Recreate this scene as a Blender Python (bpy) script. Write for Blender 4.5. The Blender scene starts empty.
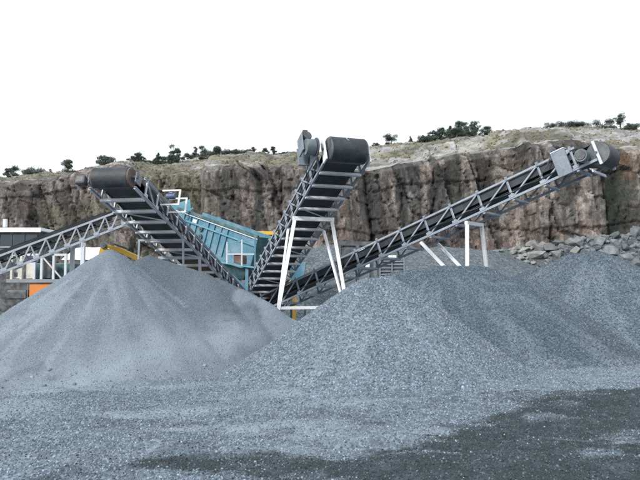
import bpy, bmesh, math, random
import numpy as np
from mathutils import Vector, Matrix, Quaternion

random.seed(7)
scene = bpy.context.scene
C = scene.collection
R = math.radians

# ------------------------------------------------------------------ camera
FPX = 640.0
CAM = Vector((0, 0, 2.0))
PITCH = math.atan(45 / 640)
cd = bpy.data.cameras.new('camera')
cd.sensor_width = 36; cd.lens = 36; cd.clip_end = 3000
cam = bpy.data.objects.new('camera', cd)
cam.location = CAM
cam.rotation_euler = (math.pi / 2 + PITCH, 0, 0)
C.objects.link(cam)
scene.camera = cam

# ------------------------------------------------------------------ sky + sun (overcast)
SUN_EL, SUN_AZ = 34, -142          # azimuth from +Y towards +X: to the left, a little behind the camera
world = bpy.data.worlds.new('World'); scene.world = world; world.use_nodes = True
nt = world.node_tree; nt.nodes.clear()
sky = nt.nodes.new('ShaderNodeTexSky'); sky.sky_type = 'NISHITA'; sky.sun_disc = False
sky.sun_elevation = R(SUN_EL); sky.sun_rotation = R(SUN_AZ)
sky.air_density = 1.5; sky.dust_density = 6.0; sky.ozone_density = 1.0
hs = nt.nodes.new('ShaderNodeHueSaturation'); hs.inputs['Saturation'].default_value = 0.35
mx = nt.nodes.new('ShaderNodeMix'); mx.data_type = 'RGBA'; mx.inputs[0].default_value = 0.72
mx.inputs[7].default_value = (8.9, 9.55, 10.4, 1)   # even cloud deck
bg = nt.nodes.new('ShaderNodeBackground'); bg.inputs[1].default_value = 0.14
wo = nt.nodes.new('ShaderNodeOutputWorld')
nt.links.new(sky.outputs[0], hs.inputs['Color'])
nt.links.new(hs.outputs[0], mx.inputs[6])
nt.links.new(mx.outputs[2], bg.inputs[0])
nt.links.new(bg.outputs[0], wo.inputs[0])
sd = bpy.data.lights.new('sun', 'SUN'); sd.energy = 2.9; sd.angle = R(10); sd.color = (1.0, 0.97, 0.93)
sun = bpy.data.objects.new('sun', sd); C.objects.link(sun)
SUN_DIR = Vector((math.sin(R(SUN_AZ)) * math.cos(R(SUN_EL)), math.cos(R(SUN_AZ)) * math.cos(R(SUN_EL)), math.sin(R(SUN_EL))))
sun.rotation_euler = SUN_DIR.to_track_quat('Z', 'Y').to_euler()
vs = scene.view_settings
vs.view_transform = 'Standard'; vs.look = 'None'; vs.gamma = 1.0; vs.exposure = 0.06
vs.use_curve_mapping = False

# ------------------------------------------------------------------ helpers
def W(px, py, d):
    """world point at distance d (along +Y) seen where a surveyor read px,py"""
    v = Vector(((px - 320) / FPX, (240 - py) / FPX, -1.0))
    v.rotate(Matrix.Rotation(math.pi / 2 + PITCH, 3, 'X'))
    return CAM + v * (d / v.y)

def hash2(ix, iy, seed):
    n = (ix.astype(np.int64) * 374761393 + iy.astype(np.int64) * 668265263 + seed * 974634777) & 0xffffffff
    n = ((n ^ (n >> 13)) * 1274126177) & 0xffffffff
    n = n ^ (n >> 16)
    return (n & 0xffff) / 65535.0

def vnoise(x, y, seed=0):
    x = np.asarray(x, float); y = np.asarray(y, float)
    ix = np.floor(x); iy = np.floor(y); fx = x - ix; fy = y - iy
    fx = fx * fx * (3 - 2 * fx); fy = fy * fy * (3 - 2 * fy)
    a = hash2(ix, iy, seed); b = hash2(ix + 1, iy, seed)
    c = hash2(ix, iy + 1, seed); d = hash2(ix + 1, iy + 1, seed)
    return (a * (1 - fx) + b * fx) * (1 - fy) + (c * (1 - fx) + d * fx) * fy

def fbm(x, y, oct=4, seed=0):
    s = 0; a = 0.5; t = 0
    for o in range(oct):
        s = s + a * vnoise(x * 2 ** o + 17.3 * o, y * 2 ** o - 9.1 * o, seed + o); t += a; a *= 0.5
    return s / t

def cellnoise(x, y, seed=0, jit=0.9):
    """worley: returns (random value of nearest cell, f2-f1)"""
    ix = np.floor(x); iy = np.floor(y)
    f1 = np.full(np.shape(x), 9.0); f2 = np.full(np.shape(x), 9.0); val = np.zeros(np.shape(x))
    for dx in (-1, 0, 1):
        for dy in (-1, 0, 1):
            cx = ix + dx; cy = iy + dy
            px = cx + 0.5 + jit * (hash2(cx, cy, seed) - 0.5)
            py = cy + 0.5 + jit * (hash2(cx, cy, seed + 51) - 0.5)
            d = np.hypot(px - x, py - y)
            v = hash2(cx, cy, seed + 99)
            nearer = d < f1
            f2 = np.where(nearer, f1, np.minimum(f2, d))
            val = np.where(nearer, v, val)
            f1 = np.where(nearer, d, f1)
    return val, f2 - f1

def sstep(a, b, x):
    t = np.clip((np.asarray(x, float) - a) / (b - a), 0, 1)
    return t * t * (3 - 2 * t)

def link(o, parent=None):
    C.objects.link(o)
    if parent is not None: o.parent = parent
    return o

def tag(o, label=None, cat=None, group=None, kind=None):
    if label: o['label'] = label
    if cat: o['category'] = cat
    if group: o['group'] = group
    if kind: o['kind'] = kind
    return o

def thing(name, label, cat, loc, group=None):
    o = bpy.data.objects.new(name, None)
    o.empty_display_size = 0.3
    o.location = loc
    C.objects.link(o)
    return tag(o, label, cat, group)

def mesh_np(name, verts, faces, mat, smooth=False):
    me = bpy.data.meshes.new(name)
    verts = np.asarray(verts, np.float32); faces = np.asarray(faces, np.int32)
    n = len(faces); k = faces.shape[1]
    me.vertices.add(len(verts)); me.vertices.foreach_set('co', verts.ravel())
    me.loops.add(n * k); me.loops.foreach_set('vertex_index', faces.ravel())
    me.polygons.add(n); me.polygons.foreach_set('loop_start', np.arange(0, n * k, k, dtype=np.int32))
    me.update(calc_edges=True); me.validate()
    if smooth: me.polygons.foreach_set('use_smooth', np.ones(n, bool))
    if mat: me.materials.append(mat)
    return me

def grid_faces(nr, nc):
    i = np.arange(nr * nc).reshape(nr, nc)
    return np.stack([i[:-1, :-1], i[:-1, 1:], i[1:, 1:], i[1:, :-1]], -1).reshape(-1, 4)

def submesh(name, V, F, mat, attrs=None, smooth=True):
    used = np.unique(F); remap = np.full(len(V), -1, np.int64); remap[used] = np.arange(len(used))
    me = mesh_np(name, V[used], remap[F], mat, smooth)
    for k, a in (attrs or {}).items():
        a = a[used]
        if a.ndim == 1:
            at = me.attributes.new(k, 'FLOAT', 'POINT'); at.data.foreach_set('value', a.astype(np.float32))
        else:
            at = me.attributes.new(k, 'FLOAT_COLOR', 'POINT')
            at.data.foreach_set('color', np.c_[a, np.ones(len(a))].astype(np.float32).ravel())
    return me

# ------------------------------------------------------------------ materials
def new_mat(name):
    m = bpy.data.materials.new(name); m.use_nodes = True
    t = m.node_tree
    return m, t, t.nodes['Principled BSDF']

def N(t, typ, **kw):
    n = t.nodes.new(typ)
    for k, v in kw.items():
        if k in n.inputs.keys(): n.inputs[k].default_value = v
        else: setattr(n, k, v)
    return n

def mixrgb(t, fac, a, b, blend='MIX'):
    n = t.nodes.new('ShaderNodeMix'); n.data_type = 'RGBA'; n.blend_type = blend
    for idx, v in ((0, fac), (6, a), (7, b)):
        if hasattr(v, 'is_output'): t.links.new(v, n.inputs[idx])
        elif idx == 0: n.inputs[0].default_value = v
        else: n.inputs[idx].default_value = (*v, 1)
    return n.outputs[2]

def ramp(t, src, stops):
    n = t.nodes.new('ShaderNodeValToRGB'); e = n.color_ramp.elements
    while len(e) < len(stops): e.new(0.5)
    for el, (p, c) in zip(e, stops):
        el.position = p; el.color = (*c, 1) if len(c) == 3 else c
    t.links.new(src, n.inputs[0]); return n.outputs[0]

def noise(t, scale, detail=5, rough=0.6, vec=None):
    n = N(t, 'ShaderNodeTexNoise', Scale=scale, Detail=detail, Roughness=rough)
    if vec is not None: t.links.new(vec, n.inputs['Vector'])
    return n.outputs['Fac']

def painted(name, col, dust=(0.30, 0.31, 0.31), dust_amt=0.35, rust=0.25, rough=0.55, metal=0.0, scale=3.0):
    """painted steel with stone dust and rust patches"""
    m, t, b = new_mat(name)
    tc = N(t, 'ShaderNodeNewGeometry')
    p = tc.outputs['Position']
    n1 = noise(t, scale, 6, 0.65, p); n2 = noise(t, scale * 3.1, 5, 0.7, p); n3 = noise(t, scale * 9, 3, 0.6, p)
    k = ramp(t, n1, [(0.42, (0, 0, 0)), (0.68, (dust_amt * 2,) * 3)])
    c = mixrgb(t, k, col, dust)
    kr = ramp(t, n2, [(0.60, (0, 0, 0)), (0.70, (rust * 2,) * 3)])
    c = mixrgb(t, kr, c, (0.13, 0.060, 0.030))
    kv = ramp(t, n3, [(0.3, (0.82,) * 3), (0.7, (1.1,) * 3)])
    c = mixrgb(t, 1.0, c, kv, 'MULTIPLY')
    t.links.new(c, b.inputs['Base Color'])
    b.inputs['Roughness'].default_value = rough; b.inputs['Metallic'].default_value = metal
    bp = N(t, 'ShaderNodeBump', Strength=0.15, Distance=0.01); t.links.new(n3, bp.inputs['Height']); t.links.new(bp.outputs[0], b.inputs['Normal'])
    return m

def plain(name, col, rough=0.7):
    return painted(name, col, dust_amt=0.12, rust=0.05, rough=rough)

M = {}
M['steel'] = painted('steel_grey_paint', (0.255, 0.31, 0.375), dust=(0.40, 0.42, 0.44), rust=0.22)
M['steel_dark'] = painted('steel_dark', (0.055, 0.066, 0.078), dust_amt=0.2)
M['steel_mid'] = painted('steel_grimy', (0.16, 0.20, 0.25), dust=(0.28, 0.3, 0.32), rust=0.3)
M['steel_light'] = painted('steel_galvanised', (0.56, 0.60, 0.65), dust=(0.5, 0.51, 0.52), rust=0.15)
M['galv'] = painted('galvanised_channel', (0.62, 0.64, 0.67), dust=(0.48, 0.49, 0.5), rust=0.15)
M['white'] = painted('white_paint', (0.86, 0.87, 0.88), dust=(0.62, 0.63, 0.64), dust_amt=0.12, rust=0.10)
M['cream'] = painted('cream_panel', (0.62, 0.60, 0.52), dust_amt=0.3)
M['teal'] = painted('teal_paint', (0.06, 0.195, 0.28), dust=(0.21, 0.30, 0.355), dust_amt=0.45, rust=0.25, scale=1.6)
M['teal_light'] = painted('teal_light', (0.075, 0.27, 0.345), dust=(0.30, 0.42, 0.45), dust_amt=0.2, rust=0.1)
M['teal_dark'] = painted('teal_dark', (0.03, 0.10, 0.11), dust_amt=0.2, rust=0.3)
M['belt'] = painted('rubber_belt', (0.020, 0.025, 0.030), dust=(0.10, 0.118, 0.135), dust_amt=0.20, rust=0.0, rough=0.62, scale=2.2)
M['rust'] = painted('rusty_steel', (0.10, 0.05, 0.035), dust_amt=0.2)
M['red'] = painted('red_roller', (0.26, 0.06, 0.04), dust_amt=0.25)
M['orange'] = painted('orange_paint', (0.66, 0.21, 0.035), dust=(0.5, 0.3, 0.16), dust_amt=0.2, rust=0.1)
M['yellow'] = painted('yellow_paint', (0.68, 0.40, 0.035), dust=(0.45, 0.36, 0.2), dust_amt=0.25, rust=0.15)
M['blue'] = painted('blue_motor', (0.05, 0.085, 0.22), dust_amt=0.3)
M['motor'] = painted('motor_grey', (0.09, 0.125, 0.145), dust_amt=0.3)
M['black'] = painted('black_rubber', (0.02, 0.02, 0.022), dust_amt=0.2, rust=0.0)
M['grey_panel'] = painted('grey_panel', (0.20, 0.23, 0.26), dust_amt=0.3)
mg, t_, b_ = new_mat('dark_glass'); b_.inputs['Base Color'].default_value = (0.03, 0.045, 0.055, 1); b_.inputs['Roughness'].default_value = 0.12
M['glass'] = mg

def gravel_mat(name, ca, cb, cell, wet=True, bump=0.6):
    """ca/cb: dark and light stone colour; attribute 'wet' = damp dark fines, 'dust' = pale stone dust"""
    m, t, b = new_mat(name)
    g = N(t, 'ShaderNodeNewGeometry'); p = g.outputs['Position']
    v = N(t, 'ShaderNodeTexVoronoi', Scale=1 / cell); t.links.new(p, v.inputs['Vector'])
    sp = N(t, 'ShaderNodeSeparateColor'); t.links.new(v.outputs['Color'], sp.inputs[0])
    c = ramp(t, sp.outputs[0], [(0.0, ca), (0.75, cb), (1.0, tuple(min(0.75, x * 1.45) for x in cb))])
    big = noise(t, 0.55, 6, 0.6, p)
    k = ramp(t, big, [(0.3, (0.84,) * 3), (0.7, (1.12,) * 3)])
    c = mixrgb(t, 1.0, c, k, 'MULTIPLY')
    fine = noise(t, 60, 4, 0.7, p)
    k2 = ramp(t, fine, [(0.3, (0.8,) * 3), (0.7, (1.15,) * 3)])
    c = mixrgb(t, 1.0, c, k2, 'MULTIPLY')
    af = N(t, 'ShaderNodeAttribute', attribute_name='fine')
    vf = N(t, 'ShaderNodeTexVoronoi', Scale=1 / 0.022); t.links.new(p, vf.inputs['Vector'])
    sf = N(t, 'ShaderNodeSeparateColor'); t.links.new(vf.outputs['Color'], sf.inputs[0])
    cfine = ramp(t, sf.outputs[0], [(0.0, (0.127, 0.157, 0.188)), (1.0, (0.193, 0.231, 0.270))])
    cfine = mixrgb(t, 1.0, mixrgb(t, 1.0, cfine, k, 'MULTIPLY'), k2, 'MULTIPLY')
    c = mixrgb(t, af.outputs['Fac'], c, cfine)
    at_ = N(t, 'ShaderNodeAttribute', attribute_name='tone')
    c = mixrgb(t, at_.outputs['Fac'], c, mixrgb(t, 1.0, c, (0.47, 0.545, 0.575), 'MULTIPLY'))
    aw = N(t, 'ShaderNodeAttribute', attribute_name='wet'); ad = N(t, 'ShaderNodeAttribute', attribute_name='dust')
    mid = tuple((x + y) * 0.5 for x, y in zip(ca, cb))
    dcol = mixrgb(t, fine, (0.20, 0.238, 0.278), (0.30, 0.352, 0.406))
    c = mixrgb(t, ad.outputs['Fac'], c, dcol)
    wcol = mixrgb(t, ramp(t, fine, [(0.35, (0, 0, 0)), (0.65, (1, 1, 1))]), (0.008, 0.013, 0.015), (0.046, 0.061, 0.067))
    e1 = noise(t, 3.2, 7, 0.7, p)
    ma = N(t, 'ShaderNodeMath', operation='MULTIPLY_ADD'); t.links.new(e1, ma.inputs[0]); ma.inputs[1].default_value = 1.7; ma.inputs[2].default_value = -0.85
    mb = N(t, 'ShaderNodeMath', operation='ADD'); t.links.new(ma.outputs[0], mb.inputs[0]); t.links.new(aw.outputs['Fac'], mb.inputs[1])
    wm = ramp(t, mb.outputs[0], [(0.12, (0, 0, 0)), (1.0, (0.94, 0.94, 0.94))])
    c = mixrgb(t, wm, c, wcol)
    t.links.new(c, b.inputs['Base Color'])
    b.inputs['Roughness'].default_value = 0.9
    b.inputs['Specular IOR Level'].default_value = 0.25
    bp = N(t, 'ShaderNodeBump', Strength=bump, Distance=cell * 0.5)
    mh = N(t, 'ShaderNodeMath', operation='SUBTRACT'); t.links.new(fine, mh.inputs[0]); t.links.new(v.outputs['Distance'], mh.inputs[1])
    t.links.new(mh.outputs[0], bp.inputs['Height']); t.links.new(bp.outputs[0], b.inputs['Normal'])
    return m

def stone_mat(name, ca, cb):
    m, t, b = new_mat(name)
    oi = N(t, 'ShaderNodeObjectInfo')
    c = ramp(t, oi.outputs['Random'], [(0.0, ca), (0.6, tuple((x + y) / 2 for x, y in zip(ca, cb))), (0.9, cb), (1.0, tuple(min(0.8, x * 1.35) for x in cb))])
    g = N(t, 'ShaderNodeNewGeometry')
    f = noise(t, 45, 3, 0.6, g.outputs['Position'])
    k = ramp(t, f, [(0.3, (0.8,) * 3), (0.7, (1.15,) * 3)])
    c = mixrgb(t, 1.0, c, k, 'MULTIPLY')
    t.links.new(c, b.inputs['Base Color']); b.inputs['Roughness'].default_value = 0.75
    b.inputs['Specular IOR Level'].default_value = 0.4
    return m

M['gravel'] = gravel_mat('gravel_coarse', (0.074, 0.098, 0.120), (0.170, 0.215, 0.262), 0.04)
M['gravel_far'] = gravel_mat('gravel_far', (0.068, 0.083, 0.095), (0.132, 0.154, 0.170), 0.10)
M['stone'] = stone_mat('crushed_stone', (0.068, 0.091, 0.114), (0.238, 0.292, 0.35))
M['stone_dark'] = stone_mat('crushed_stone_dark', (0.038, 0.054, 0.066), (0.138, 0.178, 0.212))
M['stone_fine_dark'] = stone_mat('crushed_stone_fine_dark', (0.095, 0.112, 0.118), (0.205, 0.235, 0.25))
M['stone_wet'] = stone_mat('crushed_stone_wet', (0.010, 0.015, 0.018), (0.085, 0.108, 0.118))
M['stone_fine'] = stone_mat('crushed_stone_fine', (0.137, 0.168, 0.200), (0.256, 0.305, 0.352))

def attr_rock(name, attr, scale, bump, cracks):
    m, t, b = new_mat(name)
    g = N(t, 'ShaderNodeNewGeometry'); p = g.outputs['Position']
    a = N(t, 'ShaderNodeAttribute', attribute_name=attr)
    mp = N(t, 'ShaderNodeMapping'); t.links.new(p, mp.inputs[0]); mp.inputs['Scale'].default_value = (1, 1, 0.4)
    f1 = noise(t, scale, 8, 0.75, mp.outputs[0]); f2 = noise(t, scale * 4.5, 6, 0.75, p)
    k = ramp(t, f1, [(0.34, (0.74,) * 3), (0.5, (1.0,) * 3), (0.68, (1.25,) * 3)] if cracks else [(0.34, (0.50,) * 3), (0.5, (1.0,) * 3), (0.68, (1.5,) * 3)])
    c = mixrgb(t, 1.0, a.outputs['Color'], k, 'MULTIPLY')
    k2 = ramp(t, f2, [(0.36, (0.62,) * 3), (0.5, (1.0,) * 3), (0.66, (1.35,) * 3)])
    c = mixrgb(t, 1.0, c, k2, 'MULTIPLY')
    h = f2
    if cracks:
        nz = N(t, 'ShaderNodeTexNoise', Scale=0.8, Detail=3.0); t.links.new(p, nz.inputs['Vector'])
        wp = N(t, 'ShaderNodeVectorMath', operation='MULTIPLY_ADD'); t.links.new(nz.outputs['Color'], wp.inputs[0]); wp.inputs[1].default_value = (1.3, 1.3, 1.0); t.links.new(p, wp.inputs[2])
        wq = N(t, 'ShaderNodeVectorMath', operation='MULTIPLY_ADD'); t.links.new(nz.outputs['Color'], wq.inputs[0]); wq.inputs[1].default_value = (0.35, 0.35, 0.35); t.links.new(p, wq.inputs[2])
        for sc, lo_, hi_ in (((0.9, 0.9, 0.35), 0.62, 1.30), ((2.6, 2.6, 1.1), 0.68, 1.35)):
            m3 = N(t, 'ShaderNodeMapping'); t.links.new(wq.outputs[0], m3.inputs[0]); m3.inputs['Scale'].default_value = sc
            v3 = N(t, 'ShaderNodeTexVoronoi', Scale=1.0, distance='CHEBYCHEV'); t.links.new(m3.outputs[0], v3.inputs['Vector'])
            s3 = N(t, 'ShaderNodeSeparateColor'); t.links.new(v3.outputs['Color'], s3.inputs[0])
            c = mixrgb(t, 1.0, c, ramp(t, s3.outputs[0], [(0.0, (lo_,) * 3), (1.0, (hi_,) * 3)]), 'MULTIPLY')
        for sc, wd in (((0.8, 0.8, 0.14), 0.03), ((2.4, 2.4, 0.7), 0.05), ((0.22, 0.22, 1.1), 0.025)):
            m2 = N(t, 'ShaderNodeMapping'); t.links.new(wp.outputs[0], m2.inputs[0]); m2.inputs['Scale'].default_value = sc
            v = N(t, 'ShaderNodeTexVoronoi', feature='DISTANCE_TO_EDGE', Scale=1.0); t.links.new(m2.outputs[0], v.inputs['Vector'])
            kk = ramp(t, v.outputs['Distance'], [(0.0, (0.32,) * 3), (wd, (1,) * 3)])
            c = mixrgb(t, 0.5, c, kk, 'MULTIPLY')
    t.links.new(c, b.inputs['Base Color']); b.inputs['Roughness'].default_value = 0.9
    bp = N(t, 'ShaderNodeBump', Strength=0.8, Distance=bump); t.links.new(h, bp.inputs['Height']); t.links.new(bp.outputs[0], b.inputs['Normal'])
    return m
M['cliff'] = attr_rock('cliff_rock', 'col', 0.9, 0.08, True)
M['hill'] = attr_rock('hill_heath', 'col', 0.7, 0.2, False)

def boulder_mat(name, ca, cb):
    m, t, b = new_mat(name)
    oi = N(t, 'ShaderNodeObjectInfo'); g = N(t, 'ShaderNodeNewGeometry')
    c = ramp(t, oi.outputs['Random'], [(0.0, ca), (1.0, cb)])
    f = noise(t, 1.6, 6, 0.7, g.outputs['Position'])
    k = ramp(t, f, [(0.3, (0.6,) * 3), (0.7, (1.3,) * 3)])
    c = mixrgb(t, 1.0, c, k, 'MULTIPLY'); t.links.new(c, b.inputs['Base Color']); b.inputs['Roughness'].default_value = 0.9
    bp = N(t, 'ShaderNodeBump', Strength=0.6, Distance=0.08); t.links.new(f, bp.inputs['Height']); t.links.new(bp.outputs[0], b.inputs['Normal'])
    return m
M['boulder'] = boulder_mat('boulder_rock', (0.10, 0.108, 0.108), (0.265, 0.27, 0.26))
M['boulder_dark'] = boulder_mat('boulder_rock_dark', (0.085, 0.10, 0.108), (0.19, 0.205, 0.215))

def leaf_mat(name, ca, cb):
    m, t, b = new_mat(name)
    g = N(t, 'ShaderNodeNewGeometry')
    f = noise(t, 1.5, 3, 0.6, g.outputs['Position'])
    c = ramp(t, f, [(0.3, ca), (0.7, cb)])
    t.links.new(c, b.inputs['Base Color']); b.inputs['Roughness'].default_value = 0.8
    return m
M['needles'] = leaf_mat('pine_needles', (0.030, 0.052, 0.040), (0.070, 0.095, 0.062))
M['needles_pale'] = leaf_mat('pine_needles_pale', (0.060, 0.085, 0.070), (0.115, 0.135, 0.105))
M['bark'] = leaf_mat('pine_bark', (0.09, 0.065, 0.05), (0.15, 0.11, 0.09))
M['heath'] = leaf_mat('heath_tufts', (0.07, 0.068, 0.046), (0.15, 0.142, 0.095))

# ------------------------------------------------------------------ gravel heaps and ground (one height field, cut into things)
def cone(x, y, ax, ay, az, s, rnd=0.35):
    d = np.hypot(x - ax, y - ay)
    return az + rnd * s - s * np.sqrt(d * d + rnd * rnd)

def ridge(x, y, pts, s, rnd=0.3):
    """polyline crest (x,y,z) with slopes at the angle of repose"""
    best = np.full(np.shape(x), -99.0)
    for (x0, y0, z0), (x1, y1, z1) in zip(pts[:-1], pts[1:]):
        L2 = (x1 - x0) ** 2 + (y1 - y0) ** 2
        t = np.clip(((x - x0) * (x1 - x0) + (y - y0) * (y1 - y0)) / L2, 0, 1)
        d = np.hypot(x - x0 - t * (x1 - x0), y - y0 - t * (y1 - y0))
        h = z0 + t * (z1 - z0) + rnd * s - s * np.sqrt(d * d + rnd * rnd)
        best = np.maximum(best, h)
    return best

def smax(a, b, k=0.12):
    h = np.clip(0.5 + 0.5 * (a - b) / k, 0, 1)
    return b * (1 - h) + a * h + k * h * (1 - h)

def base_height(x, y):
    h = 0.22 * (fbm(x * 0.16, y * 0.16, 4, 3) - 0.5) + 0.10 * (fbm(x * 0.7, y * 0.9, 4, 11) - 0.5)
    # churned windrows of spilt gravel in front of the heaps, running across
    w = fbm(x * 0.35 + 0.25 * y, y * 1.3 - 0.2 * x, 4, 23)
    h = h + 0.20 * (w - 0.45) * sstep(16, 12, y) * sstep(4.5, 8, y)
    far = sstep(18, 40, np.hypot(x, y - 12))
    return h * (1 - far)

def WP(px, py, d):
    p = W(px, py, d); return (p.x, p.y, p.z)

def heap_fields(x, y):
    wob = 0.13 * (fbm(x * 0.6, y * 0.6, 4, 31) - 0.5)
    f = {}
    a = cone(x, y, *WP(110, 250, 17.4), 0.71, 0.14)
    f['left'] = a
    f['shoulder'] = (ridge(x, y, [WP(150, 255, 18.5), WP(200, 272, 18.3), WP(240, 288, 18.3)], 0.74, 0.25))
    f['fan'] = ridge(x, y, [WP(241, 288.5, 18.1), WP(262, 299, 18.0), WP(292, 318, 17.9)], 0.73, 0.12)
    f['front'] = ridge(x, y, [WP(368, 278, 14.9), WP(388, 276, 15.1)], 0.72, 0.20)
    b = (ridge(x, y, [WP(396, 271, 19.8), WP(440, 266, 20.0), WP(482, 267, 19.8)], 0.70, 0.35))
    b = smax(b, cone(x, y, *WP(512, 277, 18.8), 0.68, 0.4), 0.03)
    f['middle'] = b
    c = ridge(x, y, [WP(574, 254, 23), WP(591, 251, 22.6), WP(640, 268, 21.8), WP(720, 296, 21.0)], 0.62, 0.6)
    c = smax(c, cone(x, y, *WP(548, 268, 24.0), 0.55, 1.0), 0.2)
    f['right'] = c
    for k, (ax_, ay_) in {'left': WP(110, 250, 17.4)[:2], 'fan': WP(236, 287, 17.6)[:2], 'front': WP(378, 279, 15.0)[:2], 'middle': WP(440, 266, 20.0)[:2], 'right': WP(591, 251, 22.6)[:2]}.items():
        an = np.arctan2(y - ay_, x - ax_); rr = np.hypot(x - ax_, y - ay_)
        f[k] = f[k] + 0.10 * (fbm(an * 7, rr * 0.35, 3, 37) - 0.5) * sstep(0.3, 1.6, rr)
    return {k: v + wob for k, v in f.items()}

def dist_axis(lo, hi, step, out_lo, out_hi, n):
    a = np.arange(lo, hi + 1e-6, step)
    l = lo - (lo - out_lo) * (np.linspace(0, 1, n + 1)[1:] ** 2.6)
    h = hi + (out_hi - hi) * (np.linspace(0, 1, n + 1)[1:] ** 2.6)
    return np.concatenate([l[::-1], a, h])

xs = dist_axis(-14.5, 15.5, 0.085, -700, 700, 24)
ys = dist_axis(4.2, 27.0, 0.085, -300, 700, 24)
GX, GY = np.meshgrid(xs, ys)
gb = base_height(GX, GY)
fields = heap_fields(GX, GY)
# fine relief: lumps and little slides
rel_g = 0.20 * (fbm(GX * 0.9, GY * 1.8, 5, 45) - 0.5) + 0.05 * np.abs(fbm(GX * 1.2 + GY * .3, GY * 3.5, 4, 47) - 0.5)
for y_r, ph in ((8.15, 0.0), (9.95, 0.05), (10.9, 1.7), (12.3, 1.75)):
    line = y_r + 0.10 * (GX - 3) + 0.35 * np.sin(GX * 0.22 + ph)
    dr = GY - line
    lug = 0.5 + 0.5 * np.sign(np.sin((GX + np.abs(dr) * 0.8) * 28))
    rel_g = rel_g + (0.035 * np.exp(-((np.abs(dr) - 0.30) / 0.09) ** 2) - (0.045 + 0.014 * lug) * (np.abs(dr) < 0.20)) * sstep(0.42, 0.58, fbm(GX * 0.4, GY * 0.4, 3, 49)) * sstep(-2.5, 0.5, GX)
rel = 0.045 * (fbm(GX * 2.3, GY * 2.3, 3, 41) - 0.5) + 0.02 * (vnoise(GX * 9, GY * 9, 43) - 0.5)
nearmask = sstep(60, 30, np.hypot(GX, GY))
keys = list(fields)
stack = np.stack([fields[k] for k in keys])
top = stack.max(0); owner = stack.argmax(0)
H = smax(top, gb, 0.22)          # spread, flattened toe
H = np.where(top < gb - 1.2, gb, H) + rel * nearmask + rel_g * nearmask * sstep(0.4, -0.3, top - gb)
isheap = top > gb + 0.02
V = np.stack([GX, GY, H], -1).reshape(-1, 3)
F = grid_faces(len(ys), len(xs))
own_v = np.where(isheap, owner, -1).ravel()
own_f = own_v[F].max(1)
# moisture and dust, where they lie on the ground
wx, wy = GX, GY
n_a = fbm(wx * 0.45, wy * 0.8, 5, 61); n_b = fbm(wx * 1.6, wy * 2.6, 4, 67)
wob2 = 2.6 * (n_a - 0.5) + 1.0 * (n_b - 0.5)
yb = np.interp(wx, [-6, -3, -1.3, -0.24, 0.55, 1.5, 2.5, 3.5, 5, 7, 12], [5.4, 6.2, 6.9, 7.4, 7.9, 8.4, 9.6, 11.2, 12.4, 12.9, 12.6])
fing = fbm(wx * 0.9 + wy * 0.1, wy * 1.7, 6, 63) - 0.5
right = sstep(-0.5, 0.45, yb - wy + wob2 * 0.9 + fing * 4.2)
puddly = sstep(0.62, 0.74, n_b) * 0.7 * sstep(13.5, 12, wy) * sstep(-6, -2, wx)
wet = np.clip(np.maximum(right, puddly * 0.6), 0, 1)
streak = sstep(0.46, 0.72, fbm(wx * 0.45 + wy * 0.12, wy * 1.4 - wx * 0.35, 6, 71))
wet = wet * (1 - 0.55 * sstep(0.56, 0.7, fbm(wx * 0.9, wy * 2.0, 6, 77)))
wet = np.clip(wet, 0, 1) * sstep(0.35, -0.25, top - gb + 1.3 * (n_b - 0.5) + 0.8 * (n_a - 0.5))
dust = np.clip(streak * sstep(16.5, 13, wy) * (0.35 + 0.6 * n_b), 0, 0.8) * (1 - wet) * sstep(0.25, -0.25, top - gb)
fan_d = sstep(-0.12, 0.30, fields['fan'] - np.maximum(np.maximum(fields['left'], fields['shoulder']), fields['front'])) * 0.65
dust = np.maximum(dust, fan_d * (top > gb))
# long pale drag marks in front of the left heap
bd = np.full(wx.shape, 99.0)
for (xa_, ya_), (xb_, yb_) in zip([(-2.0, 16.4), (-3.6, 14.6), (-5.2, 12.6)], [(-3.6, 14.6), (-5.2, 12.6), (-8.5, 11.4)]):
    t_ = np.clip(((wx - xa_) * (xb_ - xa_) + (wy - ya_) * (yb_ - ya_)) / ((xb_ - xa_) ** 2 + (yb_ - ya_) ** 2), 0, 1)
    bd = np.minimum(bd, np.hypot(wx - xa_ - t_ * (xb_ - xa_), wy - ya_ - t_ * (yb_ - ya_)))
band = np.exp(-((bd + 0.8 * (n_b - 0.5)) / 0.55) ** 2)
dust = np.clip(np.maximum(dust, band * (0.5 + n_b * 0.6)), 0, 1)
for k_, (ax_, ay_) in {'left': WP(110, 250, 17.4)[:2], 'front': WP(378, 279, 15.0)[:2], 'middle': WP(440, 266, 20.0)[:2], 'right': WP(591, 251, 22.6)[:2]}.items():
    an_ = np.arctan2(wy - ay_, wx - ax_); rr_ = np.hypot(wx - ax_, wy - ay_)
    fs_ = sstep(0.52, 0.70, fbm(an_ * 9, rr_ * 0.5, 4, 91)) * (0.5 if k_ == 'left' else 0.3) * sstep(0.2, 1.2, rr_)
    dust = np.where((owner == keys.index(k_)) & isheap, np.maximum(dust, fs_), dust)
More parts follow.
